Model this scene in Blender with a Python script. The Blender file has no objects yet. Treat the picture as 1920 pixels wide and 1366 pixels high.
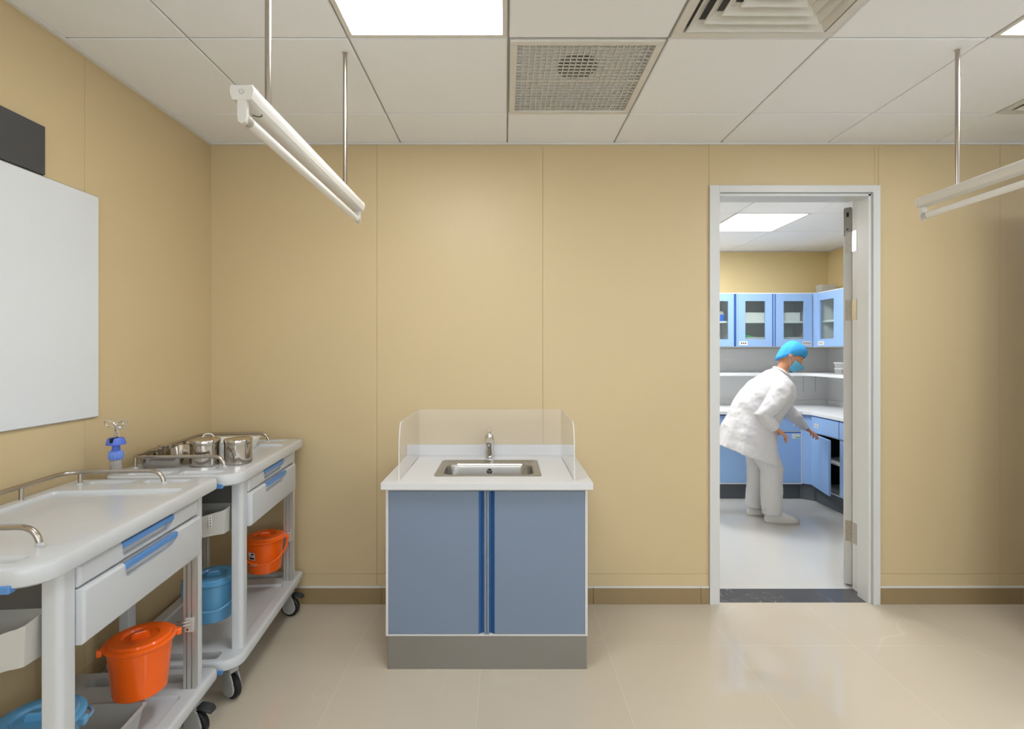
import bpy, bmesh, math, random
from math import sin, cos, pi, radians
from mathutils import Vector, Matrix, Euler

random.seed(7)
SC = bpy.context.scene
COL = SC.collection

# ---------------------------------------------------------------- camera, world, exposure
CAM_H = 1.419
cam_d = bpy.data.cameras.new('camera')
cam = bpy.data.objects.new('camera', cam_d)
COL.objects.link(cam)
cam.location = (0, 0, CAM_H)
cam.rotation_euler = (pi / 2, 0, 0)
cam_d.sensor_fit = 'HORIZONTAL'
cam_d.sensor_width = 36.0
cam_d.lens = 950.0 / 1920.0 * 36.0
cam_d.shift_x = (960 - 947) / 1920.0
cam_d.shift_y = (659 - 683) / 1920.0
cam_d.clip_start = 0.05
SC.camera = cam
world = bpy.data.worlds.new('world')
SC.world = world
world.use_nodes = True
world.node_tree.nodes['Background'].inputs[0].default_value = (0.9, 0.92, 1, 1)
world.node_tree.nodes['Background'].inputs[1].default_value = 4.0  # sky strength raised for fill through the added rear window
vs = SC.view_settings
vs.view_transform = 'Standard'
vs.look = 'None'
vs.gamma = 1.0
vs.exposure = 0.0
vs.use_curve_mapping = False
MAIN_PANEL = 18.5      # emission of the ceiling panels of this room
FAR_PANEL = 29.0       # emission of the panels of the room behind the door

# ---------------------------------------------------------------- materials
def lin(c):
    return tuple(((v / 255) / 12.92 if v / 255 <= 0.04045 else ((v / 255 + 0.055) / 1.055) ** 2.4) for v in c)

def mat(name, rgb, rough=0.5, metal=0.0, noise=0.03, nscale=30, bump=0.0, bscale=200, coat=0.0, trans=0.0,
        ior=1.45, aniso=0.0, emit=0.0, alpha=1.0, spec=0.5, rvar=0.04, stretch=None):
    m = bpy.data.materials.new(name)
    m.use_nodes = True
    nt = m.node_tree
    b = nt.nodes['Principled BSDF']
    c = lin(rgb)
    tc = nt.nodes.new('ShaderNodeTexCoord')
    mp = nt.nodes.new('ShaderNodeMapping')
    nt.links.new(tc.outputs['Object'], mp.inputs['Vector'])
    if stretch: mp.inputs['Scale'].default_value = stretch
    nz = nt.nodes.new('ShaderNodeTexNoise')
    nz.inputs['Scale'].default_value = nscale
    nz.inputs['Detail'].default_value = 4
    nt.links.new(mp.outputs['Vector'], nz.inputs['Vector'])
    rp = nt.nodes.new('ShaderNodeMix'); rp.data_type = 'RGBA'
    lo = tuple(max(0, v * (1 - noise)) for v in c); hi = tuple(min(1, v * (1 + noise)) for v in c)
    rp.inputs['A'].default_value = (*lo, 1); rp.inputs['B'].default_value = (*hi, 1)
    nt.links.new(nz.outputs['Fac'], rp.inputs['Factor'])
    nt.links.new(rp.outputs['Result'], b.inputs['Base Color'])
    mr = nt.nodes.new('ShaderNodeMapRange')
    mr.inputs['To Min'].default_value = max(0, rough - rvar); mr.inputs['To Max'].default_value = min(1, rough + rvar)
    nt.links.new(nz.outputs['Fac'], mr.inputs['Value'])
    nt.links.new(mr.outputs['Result'], b.inputs['Roughness'])
    b.inputs['Metallic'].default_value = metal
    b.inputs['IOR'].default_value = ior
    b.inputs['Specular IOR Level'].default_value = spec
    b.inputs['Coat Weight'].default_value = coat
    b.inputs['Coat Roughness'].default_value = 0.05
    b.inputs['Transmission Weight'].default_value = trans
    b.inputs['Anisotropic'].default_value = aniso
    b.inputs['Alpha'].default_value = alpha
    if emit:
        b.inputs['Emission Color'].default_value = (1, 1, 1, 1)
        b.inputs['Emission Strength'].default_value = emit
    if bump:
        bn = nt.nodes.new('ShaderNodeTexNoise'); bn.inputs['Scale'].default_value = bscale
        nt.links.new(mp.outputs['Vector'], bn.inputs['Vector'])
        bp = nt.nodes.new('ShaderNodeBump'); bp.inputs['Strength'].default_value = bump
        bp.inputs['Distance'].default_value = 0.001
        nt.links.new(bn.outputs['Fac'], bp.inputs['Height'])
        nt.links.new(bp.outputs['Normal'], b.inputs['Normal'])
    return m

M = {}
M['wall'] = mat('beige_wall_panel', (208, 187, 147), 0.42, noise=0.015, nscale=2.5, bump=0.05, bscale=350)
M['wall_far'] = mat('cream_wall_paint', (226, 206, 156), 0.5, noise=0.015, nscale=2.5)
M['wall_gap'] = mat('wall_joint', (186, 166, 128), 0.7)
M['ceil'] = mat('ceiling_tile', (246, 249, 254), 0.75, noise=0.01, nscale=3)
M['ceil_gap'] = mat('ceiling_runner', (170, 168, 165), 0.7)
M['ceil_trim'] = mat('ceiling_trim', (228, 227, 224), 0.6)
M['skirt'] = mat('skirting_tile', (154, 132, 98), 0.25, noise=0.06, nscale=9)
M['white_strip'] = mat('white_strip', (222, 220, 214), 0.5)
M['frame'] = mat('door_frame_paint', (214, 215, 214), 0.35, noise=0.01)
M['leaf'] = mat('door_leaf_paint', (214, 213, 210), 0.35, noise=0.01)
M['plastic'] = mat('pale_grey_abs', (203, 206, 209), 0.2, noise=0.01, coat=0.25)
M['drawer'] = mat('drawer_grey_plastic', (198, 201, 205), 0.35, noise=0.01)
M['alu'] = mat('aluminium_profile', (196, 194, 190), 0.38, metal=0.55, noise=0.02)
M['shadegrey'] = mat('end_panel_in_shadow', (98, 95, 90), 0.5)
M['blue_grip'] = mat('blue_grip_plastic', (92, 143, 205), 0.4, noise=0.02)
M['steel'] = mat('polished_steel', (196, 190, 182), 0.12, metal=1.0, noise=0.01, nscale=12, rvar=0.01)
M['rail'] = mat('brushed_steel_rail', (182, 174, 164), 0.24, metal=1.0, noise=0.01, rvar=0.01)
M['steel_brushed'] = mat('brushed_basin_steel', (176, 173, 168), 0.3, metal=1.0, noise=0.03, nscale=20, rvar=0.02, stretch=(0.3, 1, 1))
M['chrome'] = mat('chrome', (225, 225, 226), 0.05, metal=1.0, rvar=0.01)
M['tyre'] = mat('black_tyre', (28, 28, 30), 0.45)
M['pedal'] = mat('black_brake_pedal', (45, 47, 52), 0.5)
M['caster'] = mat('caster_grey_housing', (166, 165, 161), 0.4)
M['orange'] = mat('orange_bucket_plastic', (252, 102, 14), 0.22, noise=0.03, coat=0.3)
M['bluebucket'] = mat('blue_bucket_plastic', (94, 158, 202), 0.22, noise=0.03, coat=0.3)
M['bin'] = mat('grey_bin_plastic', (190, 188, 182), 0.35, noise=0.02)
M['clearbin'] = mat('translucent_grey_plastic', (205, 205, 202), 0.25, trans=0.35, ior=1.2)
M['label'] = mat('label_paper', (232, 231, 228), 0.7)
M['ink'] = mat('label_ink', (26, 26, 30), 0.7)
M['board'] = mat('whiteboard_enamel', (222, 226, 230), 0.3, noise=0.004, nscale=4, rvar=0.005)
M['slate'] = mat('dark_slate_board', (74, 74, 76), 0.45, noise=0.12, nscale=5)
M['lampbody'] = mat('lamp_white_metal', (222, 220, 215), 0.3, noise=0.01)
M['tube'] = mat('frosted_tube_glass', (236, 236, 234), 0.12, noise=0.01, coat=0.5)
M['counter'] = mat('white_countertop', (219, 220, 223), 0.3, noise=0.012, nscale=14)
M['cabdoor'] = mat('blue_laminate_shaded', (124, 139, 161), 0.4, noise=0.015, nscale=5)  # same blue as the far room doors, darkened for this room's dimmer light
M['cabedge'] = mat('blue_edge_grip', (52, 96, 150), 0.35)
M['cabframe'] = mat('cabinet_pale_carcass', (214, 212, 212), 0.45)
M['kick'] = mat('brushed_kick_plate', (152, 150, 146), 0.42, metal=0.7, noise=0.05, nscale=3)
M['farkick'] = mat('dark_kick_plate', (92, 98, 104), 0.4, noise=0.05)
M['fardoor'] = mat('blue_laminate_lit', (156, 192, 238), 0.35, noise=0.015)  # same blue as the sink doors, lightened for the brighter far room
M['fardeep'] = mat('deep_blue_edge', (58, 98, 168), 0.4)
M['farwhite'] = mat('white_laminate', (236, 238, 240), 0.4, noise=0.01)
M['fargrey'] = mat('pale_splash_panel', (228, 229, 229), 0.45, noise=0.01)
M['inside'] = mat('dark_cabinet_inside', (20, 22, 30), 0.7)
M['inside_grey'] = mat('grey_cabinet_inside', (220, 224, 224), 0.6)
M['white_box'] = mat('white_plastic', (238, 238, 236), 0.4)
M['black'] = mat('black_plastic', (14, 14, 15), 0.5)
M['hole'] = mat('dark_void', (60, 58, 55), 0.9)
M['duct'] = mat('grey_duct', (128, 126, 122), 0.8)
M['green'] = mat('green_card', (52, 170, 110), 0.5)
M['brightblue'] = mat('bright_blue_plastic', (18, 108, 222), 0.35)
M['purple'] = mat('purple_stopper', (96, 82, 158), 0.4)
M['amber'] = mat('amber_stopper', (232, 170, 66), 0.4)
M['skin'] = mat('skin', (206, 146, 112), 0.5, noise=0.06, nscale=40)
M['cloth'] = mat('white_coat_cotton', (216, 216, 221), 0.85, noise=0.02, bump=0.3, bscale=60)
M['trouser'] = mat('white_trousers_cotton', (212, 212, 215), 0.85, noise=0.02, bump=0.3, bscale=60)
M['shoe'] = mat('white_shoe_leather', (220, 220, 220), 0.4)
M['cap'] = mat('blue_surgical_cap', (58, 158, 226), 0.8, noise=0.06, bump=0.6, bscale=80)
M['mask'] = mat('light_blue_mask', (106, 190, 232), 0.8, noise=0.03)
M['eye'] = mat('dark_eye', (30, 22, 20), 0.2)
M['holderblue'] = mat('blue_holder_cap', (88, 116, 214), 0.35, noise=0.02)
M['holderglass'] = mat('ribbed_clear_base', (214, 214, 214), 0.12, trans=0.6, ior=1.3)
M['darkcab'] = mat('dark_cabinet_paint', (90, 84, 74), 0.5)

def thin_glass(name, tint, refl, whiteness):
    """clear sheet: mostly see-through, a little mirror, a little diffuse whiteness"""
    m = bpy.data.materials.new(name); m.use_nodes = True
    nt = m.node_tree; nt.nodes.clear()
    out = nt.nodes.new('ShaderNodeOutputMaterial')
    tr = nt.nodes.new('ShaderNodeBsdfTransparent'); tr.inputs[0].default_value = (*lin(tint), 1)
    gl = nt.nodes.new('ShaderNodeBsdfGlossy'); gl.inputs['Roughness'].default_value = 0.03
    df = nt.nodes.new('ShaderNodeBsdfDiffuse'); df.inputs[0].default_value = (0.97, 0.97, 0.97, 1)
    lw = nt.nodes.new('ShaderNodeLayerWeight'); fr = nt.nodes.new('ShaderNodeMath'); fr.operation = 'POWER'; fr.inputs[1].default_value = 4.0; nt.links.new(lw.outputs['Facing'], fr.inputs[0])
    mr = nt.nodes.new('ShaderNodeMath'); mr.operation = 'MULTIPLY_ADD'; mr.inputs[1].default_value = refl; mr.inputs[2].default_value = 0.012
    nz = nt.nodes.new('ShaderNodeTexNoise'); nz.inputs['Scale'].default_value = 5
    hz = nt.nodes.new('ShaderNodeMapRange'); hz.inputs['To Min'].default_value = whiteness * 0.8; hz.inputs['To Max'].default_value = whiteness * 1.2
    m1 = nt.nodes.new('ShaderNodeMixShader'); m2 = nt.nodes.new('ShaderNodeMixShader')
    nt.links.new(fr.outputs[0], mr.inputs[0]); nt.links.new(mr.outputs[0], m1.inputs[0])
    nt.links.new(tr.outputs[0], m1.inputs[1]); nt.links.new(gl.outputs[0], m1.inputs[2])
    nt.links.new(nz.outputs['Fac'], hz.inputs['Value']); nt.links.new(hz.outputs[0], m2.inputs[0])
    nt.links.new(m1.outputs[0], m2.inputs[1]); nt.links.new(df.outputs[0], m2.inputs[2])
    nt.links.new(m2.outputs[0], out.inputs[0])
    return m
M['acrylic'] = thin_glass('clear_acrylic', (255, 255, 255), 0.3, 0.12)  # diffuse white share stands in for bright reflections on the sheets
M['acrylic_edge'] = mat('acrylic_cut_edge', (236, 238, 238), 0.15, trans=0.3)
M['pane'] = thin_glass('cabinet_glass', (246, 250, 248), 0.6, 0.02)

def emitter(name, rgb, s):
    m = bpy.data.materials.new(name); m.use_nodes = True
    nt = m.node_tree; nt.nodes.clear()
    out = nt.nodes.new('ShaderNodeOutputMaterial'); e = nt.nodes.new('ShaderNodeEmission')
    e.inputs[0].default_value = (*rgb, 1); e.inputs[1].default_value = s
    nt.links.new(e.outputs[0], out.inputs[0]); return m
M['panel'] = emitter('lit_panel', (0.965, 0.985, 1.0), MAIN_PANEL)
M['panel_far'] = emitter('lit_panel_cool', (0.97, 0.985, 1.0), FAR_PANEL)

def tile_floor(name, base, mortar, vein, x0, y0, size, rough, vscale=0.8, vamt=0.5, msize=0.0016):
    m = bpy.data.materials.new(name); m.use_nodes = True
    nt = m.node_tree; b = nt.nodes['Principled BSDF']
    tc = nt.nodes.new('ShaderNodeTexCoord')
    mp = nt.nodes.new('ShaderNodeMapping'); mp.inputs['Location'].default_value = (-x0 + 60 * size, -y0 + 60 * size, 0)
    nt.links.new(tc.outputs['Object'], mp.inputs['Vector'])
    bk = nt.nodes.new('ShaderNodeTexBrick'); bk.offset = 0; bk.squash = 1
    bk.inputs['Scale'].default_value = 1; bk.inputs['Brick Width'].default_value = size; bk.inputs['Row Height'].default_value = size
    bk.inputs['Mortar Size'].default_value = msize; bk.inputs['Mortar Smooth'].default_value = 0.3
    c = lin(base)
    bk.inputs['Color1'].default_value = (*[v * 0.985 for v in c], 1); bk.inputs['Color2'].default_value = (*[v * 1.015 for v in c], 1)
    bk.inputs['Mortar'].default_value = (*lin(mortar), 1)
    nt.links.new(mp.outputs[0], bk.inputs['Vector'])
    # veins: thin ridges of a warped noise
    nz = nt.nodes.new('ShaderNodeTexNoise'); nz.inputs['Scale'].default_value = vscale; nz.inputs['Detail'].default_value = 3; nz.inputs['Distortion'].default_value = 1.2
    nt.links.new(tc.outputs['Object'], nz.inputs['Vector'])
    s = nt.nodes.new('ShaderNodeMath'); s.operation = 'SUBTRACT'; s.inputs[1].default_value = 0.5; nt.links.new(nz.outputs['Fac'], s.inputs[0])
    a = nt.nodes.new('ShaderNodeMath'); a.operation = 'ABSOLUTE'; nt.links.new(s.outputs[0], a.inputs[0])
    mr = nt.nodes.new('ShaderNodeMapRange'); mr.inputs['From Min'].default_value = 0; mr.inputs['From Max'].default_value = 0.006
    mr.inputs['To Min'].default_value = vamt; mr.inputs['To Max'].default_value = 0; nt.links.new(a.outputs[0], mr.inputs['Value'])
    n2 = nt.nodes.new('ShaderNodeTexNoise'); n2.inputs['Scale'].default_value = 1.7; nt.links.new(tc.outputs['Object'], n2.inputs['Vector'])
    g = nt.nodes.new('ShaderNodeMapRange'); g.inputs['From Min'].default_value = 0.5; g.inputs['From Max'].default_value = 0.65; nt.links.new(n2.outputs['Fac'], g.inputs['Value'])
    mm = nt.nodes.new('ShaderNodeMath'); mm.operation = 'MULTIPLY'; nt.links.new(mr.outputs[0], mm.inputs[0]); nt.links.new(g.outputs[0], mm.inputs[1])
    mx = nt.nodes.new('ShaderNodeMix'); mx.data_type = 'RGBA'; mx.inputs['B'].default_value = (*lin(vein), 1)
    nt.links.new(bk.outputs['Color'], mx.inputs['A']); nt.links.new(mm.outputs[0], mx.inputs['Factor'])
    nt.links.new(mx.outputs['Result'], b.inputs['Base Color'])
    b.inputs['Roughness'].default_value = rough
    b.inputs['IOR'].default_value = 1.5
    return m
M['floor'] = tile_floor('polished_beige_tile', (199, 188, 170), (213, 204, 189), (220, 212, 198), -0.71, 2.447, 0.6, 0.06, vamt=0.3, msize=0.0012)
M['floor_far'] = tile_floor('polished_white_tile', (198, 197, 193), (196, 196, 192), (222, 222, 220), 1.4, 3.1, 0.6, 0.09)
M['threshold'] = tile_floor('black_marble', (74, 74, 76), (80, 80, 80), (190, 190, 188), 0, 0, 5.0, 0.15, vscale=5, vamt=0.9)

def perforated(name, rgb, pitch, r):
    m = bpy.data.materials.new(name); m.use_nodes = True
    nt = m.node_tree; b = nt.nodes['Principled BSDF']
    b.inputs['Base Color'].default_value = (*lin(rgb), 1); b.inputs['Roughness'].default_value = 0.4
    tc = nt.nodes.new('ShaderNodeTexCoord'); sx = nt.nodes.new('ShaderNodeSeparateXYZ'); nt.links.new(tc.outputs['Object'], sx.inputs[0])
    add = nt.nodes.new('ShaderNodeMath'); add.operation = 'ADD'; nt.links.new(sx.outputs[0], add.inputs[0]); nt.links.new(sx.outputs[1], add.inputs[1])
    def cell(sock):
        d = nt.nodes.new('ShaderNodeMath'); d.operation = 'DIVIDE'; d.inputs[1].default_value = pitch; nt.links.new(sock, d.inputs[0])
        f = nt.nodes.new('ShaderNodeMath'); f.operation = 'FRACT'; nt.links.new(d.outputs[0], f.inputs[0])
        s = nt.nodes.new('ShaderNodeMath'); s.operation = 'SUBTRACT'; s.inputs[1].default_value = 0.5; nt.links.new(f.outputs[0], s.inputs[0])
        p = nt.nodes.new('ShaderNodeMath'); p.operation = 'POWER'; p.inputs[1].default_value = 2; nt.links.new(s.outputs[0], p.inputs[0])
        return p.outputs[0]
    q = nt.nodes.new('ShaderNodeMath'); q.operation = 'ADD'; nt.links.new(cell(add.outputs[0]), q.inputs[0]); nt.links.new(cell(sx.outputs[2]), q.inputs[1])
    lt = nt.nodes.new('ShaderNodeMath'); lt.operation = 'GREATER_THAN'; lt.inputs[1].default_value = r * r; nt.links.new(q.outputs[0], lt.inputs[0])
    nt.links.new(lt.outputs[0], b.inputs['Alpha'])
    return m
M['perf'] = perforated('perforated_white_plastic', (240, 240, 240), 0.0125, 0.27)

# ---------------------------------------------------------------- mesh helpers
class MB:
    def __init__(self): self.v = []; self.f = []; self.M = None
    def add(self, vs, fs):
        o = len(self.v)
        for p in vs:
            p = Vector(p)
            if self.M is not None: p = self.M @ p
            self.v.append(p)
        for f in fs: self.f.append([i + o for i in f])
        return self
    def box(self, x0, x1, y0, y1, z0, z1):
        return self.add([(x0, y0, z0), (x1, y0, z0), (x1, y1, z0), (x0, y1, z0), (x0, y0, z1), (x1, y0, z1), (x1, y1, z1), (x0, y1, z1)],
                        [(0, 3, 2, 1), (4, 5, 6, 7), (0, 1, 5, 4), (1, 2, 6, 5), (2, 3, 7, 6), (3, 0, 4, 7)])
    def loft(self, loops, cap0=True, cap1=True, close=False):
        n = len(loops[0]); vs = [p for l in loops for p in l]; fs = []
        k = len(loops)
        for i in range(k - 1 + (1 if close else 0)):
            a = i * n; b = ((i + 1) % k) * n
            for j in range(n):
                j2 = (j + 1) % n
                fs.append((a + j, a + j2, b + j2, b + j))
        if cap0 and not close: fs.append(tuple(reversed(range(n))))
        if cap1 and not close: fs.append(tuple(range((k - 1) * n, k * n)))
        return self.add(vs, fs)
    def tube(self, path, r, n=12, cap=True, close=False):
        path = [Vector(p) for p in path]; k = len(path)
        rr = r if isinstance(r, (list, tuple)) else [r] * k
        tg = []
        for i in range(k):
            if close: t = path[(i + 1) % k] - path[i - 1]
            else: t = path[min(i + 1, k - 1)] - path[max(i - 1, 0)]
            tg.append(t.normalized())
        ref = Vector((0, 0, 1)) if abs(tg[0].z) < 0.9 else Vector((1, 0, 0))
        side = tg[0].cross(ref).normalized(); loops = []
        for i in range(k):
            side = (side - tg[i] * side.dot(tg[i])).normalized(); up = tg[i].cross(side)
            loops.append([path[i] + (side * cos(2 * pi * j / n) + up * sin(2 * pi * j / n)) * rr[i] for j in range(n)])
        return self.loft(loops, cap, cap, close)
    def rings(self, path, ab, ref=(0, 1, 0), n=20, cap=True):
        path = [Vector(p) for p in path]; k = len(path); ref = Vector(ref); loops = []
        for i in range(k):
            t = (path[min(i + 1, k - 1)] - path[max(i - 1, 0)]).normalized()
            s = (ref - t * ref.dot(t)).normalized(); u = t.cross(s)
            a, b = ab[i]
            loops.append([path[i] + s * cos(2 * pi * j / n) * a + u * sin(2 * pi * j / n) * b for j in range(n)])
        return self.loft(loops, cap, cap)
    def lathe(self, prof, c=(0, 0, 0), n=32, cap0=True, cap1=True, sx=1, sy=1):
        loops = [[(c[0] + r * cos(2 * pi * j / n) * sx, c[1] + r * sin(2 * pi * j / n) * sy, c[2] + z) for j in range(n)] for r, z in prof]
        return self.loft(loops, cap0, cap1)
    def prism(self, poly, axis, a, b):
        def p3(u, v, w): return {'x': (w, u, v), 'y': (u, w, v), 'z': (u, v, w)}[axis]
        return self.loft([[p3(u, v, a) for u, v in poly], [p3(u, v, b) for u, v in poly]])
    def ball(self, c, r, n=16, sc=(1, 1, 1)):
        k = n // 2; loops = []
        for i in range(1, k):
            t = pi * i / k
            loops.append([(c[0] + r * sc[0] * sin(t) * cos(2 * pi * j / n), c[1] + r * sc[1] * sin(t) * sin(2 * pi * j / n), c[2] - r * sc[2] * cos(t)) for j in range(n)])
        o = len(self.v); self.loft(loops, False, False)
        m = (k - 1) * n
        self.add([(c[0], c[1], c[2] - r * sc[2]), (c[0], c[1], c[2] + r * sc[2])], [])
        for j in range(n):
            self.f.append([o + (j + 1) % n, o + j, o + m]); self.f.append([o + (k - 2) * n + j, o + (k - 2) * n + (j + 1) % n, o + m + 1])
        return self
    def mesh(self, name):
        me = bpy.data.meshes.new(name)
        me.from_pydata([tuple(p) for p in self.v], [], self.f); me.validate()
        bm = bmesh.new(); bm.from_mesh(me); bmesh.ops.recalc_face_normals(bm, faces=bm.faces); bm.to_mesh(me); bm.free()
        return me
    def build(self, name, m, parent=None, bevel=0.0, smooth=0.6, seg=2):
        me = self.mesh(name)
        me.materials.append(m)
        if smooth:
            me.shade_smooth(); me.set_sharp_from_angle(angle=smooth)
        o = bpy.data.objects.new(name, me); COL.objects.link(o)
        if parent is not None: o.parent = parent
        if bevel:
            b = o.modifiers.new('bevel', 'BEVEL'); b.width = bevel; b.segments = seg; b.limit_method = 'ANGLE'; b.angle_limit = 0.7
        return o

def bx(name, m, parent, x0, x1, y0, y1, z0, z1, bevel=0.0):
    return MB().box(x0, x1, y0, y1, z0, z1).build(name, m, parent, bevel)

def rrect(w0, w1, l0, l1, z, r, n=6):
    """rounded rectangle loop; r = one radius or four (x0y0, x1y0, x1y1, x0y1)"""
    rs = r if isinstance(r, (tuple, list)) else (r,) * 4
    cs = [(w0, l0, 1, 1, pi), (w1, l0, -1, 1, 1.5 * pi), (w1, l1, -1, -1, 0), (w0, l1, 1, -1, 0.5 * pi)]
    out = []
    for (x, y, sx, sy, a0), q in zip(cs, rs):
        for i in range(n + 1):
            a = a0 + (pi / 2) * i / n
            out.append((x + sx * q + q * cos(a), y + sy * q + q * sin(a), z))
    return out

def apply_mods(o):
    dg = bpy.context.evaluated_depsgraph_get(); dg.update()
    me = bpy.data.meshes.new_from_object(o.evaluated_get(dg))
    o.modifiers.clear(); old = o.data; o.data = me; bpy.data.meshes.remove(old)

def cut(o, cutters, smooth=0.5):
    tmp = []
    for c in cutters:
        me = c.mesh('cutter'); t = bpy.data.objects.new('cutter', me); COL.objects.link(t); t.parent = o.parent
        md = o.modifiers.new('cut', 'BOOLEAN'); md.operation = 'DIFFERENCE'; md.object = t; md.solver = 'EXACT'; tmp.append(t)
    apply_mods(o)
    for t in tmp:
        me = t.data; bpy.data.objects.remove(t); bpy.data.meshes.remove(me)
    o.data.shade_smooth(); o.data.set_sharp_from_angle(angle=smooth)

def empty(name, loc, rz=0.0):
    o = bpy.data.objects.new(name, None); COL.objects.link(o); o.location = loc; o.rotation_euler = (0, 0, rz)
    o.empty_display_size = 0.05
    return o
def tag(o, label, cat, group=None, kind=None):
    o['label'] = label; o['category'] = cat
    if group: o['group'] = group
    if kind: o['kind'] = kind
    return o
def thing(name, label, cat, loc=(0, 0, 0), rz=0.0, group=None):
    return tag(empty(name, loc, rz), label, cat, group)
def struct(o, label=None, cat=None):
    o['kind'] = 'structure'
    if label: o['label'] = label
    if cat: o['category'] = cat
    return o
def copy_tree(o, parent=None):
    c = o.copy(); COL.objects.link(c)
    if parent is not None: c.parent = parent
    for ch in list(o.children): copy_tree(ch, c)
    return c
def bez(p0, p1, p2, n=8):
    p0, p1, p2 = Vector(p0), Vector(p1), Vector(p2)
    return [p0 * (1 - t) ** 2 + p1 * 2 * t * (1 - t) + p2 * t * t for t in [i / n for i in range(n + 1)]]
def round_path(pts, r, n=8):
    pts = [Vector(p) for p in pts]; out = [pts[0]]
    for i in range(1, len(pts) - 1):
        a = (pts[i - 1] - pts[i]).normalized(); b = (pts[i + 1] - pts[i]).normalized()
        rr = r[i - 1] if isinstance(r, (list, tuple)) else r
        out += bez(pts[i] + a * rr, pts[i], pts[i] + b * rr, n)
    out.append(pts[-1]); return out
# ================================================================ THE ROOM
CZ = 2.591; WX = -1.66; WY = 2.856; RX = 5.2; FY = -3.2
FARZ = 2.5; FY0 = 3.03; FY1 = 5.45; FX1 = 3.475; FX0 = -0.4
DX0, DX1, DZ = 1.204, 2.047, 2.295          # clear door opening

struct(MB().box(WX - 0.1, RX + 0.1, FY - 0.1, WY + 0.02, -0.06, 0).build('floor', M['floor'], None, smooth=0), 'polished beige tiled floor of the front room', 'floor')
struct(MB().box(FX0, FX1 + 0.1, WY + 0.03 + 0.145, FY1 + 0.1, -0.06, 0).build('floor', M['floor_far'], None, smooth=0), 'polished white tiled floor beyond the doorway', 'floor')

def wall_panels(name, axis, at, thick, spans, zs, label, m=None, gap=0.0007):
    """cladding panels with hairline joints in front of a backing slab; axis 'x': wall plane at constant y"""
    mb = MB()
    for a, b, z0, z1 in spans:
        g = gap
        if axis == 'y': mb.box(a + g, b - g, at, at + thick, z0 + g, z1 - g)
        else: mb.box(at - thick, at, a + g, b - g, z0 + g, z1 - g) if thick > 0 else mb.box(at, at - thick, a + g, b - g, z0 + g, z1 - g)
    return struct(mb.build(name, m or M['wall'], None, smooth=0), label, 'wall')

# back wall (with the doorway)
zb, zt = 0.168, CZ - 0.001
zl = 0.1
xs = [WX, -0.722, 0.213, 1.149]
sp = []
for a, b in zip(xs[:-1], xs[1:]):
    sp += [(a, b, zb, zt), (a, b, zl, zb)]
sp += [(1.149, 2.083, 2.352, zt), (2.105, 2.79, zb, zt), (2.105, 2.79, zl, zb), (2.79, RX, zb, zt), (2.79, RX, zl, zb), (2.083, 2.105, 2.352, zt)]
wb = wall_panels('wall_back', 'y', WY, 0.01, sp, None, 'beige panelled back wall with the doorway')
core = MB()
core.box(WX - 0.1, 1.149, WY + 0.011, FY0 - 0.001, 0, 2.8).box(2.105, RX + 0.1, WY + 0.011, FY0 - 0.001, 0, 2.8).box(1.149, 2.105, WY + 0.011, FY0 - 0.001, 2.352, 2.8)
core.build('wall_core', M['wall_gap'], wb, smooth=0)
# left wall
ys = [FY, -2.0, -0.85, 0.15, 1.08, 2.001, WY + 0.0095]
sp = []
for a, b in zip(ys[:-1], ys[1:]): sp += [(a, b, zb, zt), (a, b, zl, zb)]
wl = wall_panels('wall_left', 'x', WX, 0.01, sp, None, 'beige panelled left wall behind the trolleys')
MB().box(WX - 0.1, WX - 0.011, FY, WY + 0.01, 0, 2.7).build('wall_core', M['wall_gap'], wl, smooth=0)
struct(MB().box(RX, RX + 0.1, FY, WY, 0, 2.7).build('wall_right', M['farwhite'], None, smooth=0), 'white right wall outside the picture', 'wall')
fm = MB(); WW = (-1.0, 4.4, 0.85, 2.35)                # opening for an unseen window, added behind the camera as fill light
fm.box(WX - 0.1, WW[0], FY - 0.1, FY, 0, 2.7).box(WW[1], RX + 0.1, FY - 0.1, FY, 0, 2.7).box(WW[0], WW[1], FY - 0.1, FY, 0, WW[2]).box(WW[0], WW[1], FY - 0.1, FY, WW[3], 2.7)
struct(fm.build('wall_front', M['farwhite'], None, smooth=0), 'white wall behind the camera with a window added for fill light', 'wall')
wn = MB()
for i in range(5):
    x = WW[0] + (WW[1] - WW[0]) * i / 4; wn.box(x - 0.03, x + 0.03, FY - 0.07, FY - 0.02, WW[2], WW[3])
wn.box(WW[0], WW[1], FY - 0.07, FY - 0.02, WW[2], WW[2] + 0.05).box(WW[0], WW[1], FY - 0.07, FY - 0.02, WW[3] - 0.05, WW[3])
w1 = struct(wn.build('fill_window_1', M['frame'], None), 'wide unseen window added behind the camera for fill light', 'window')
MB().box(WW[0], WW[1], FY - 0.05, FY - 0.045, WW[2], WW[3]).build('fill_window_glass', M['pane'], w1)
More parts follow.
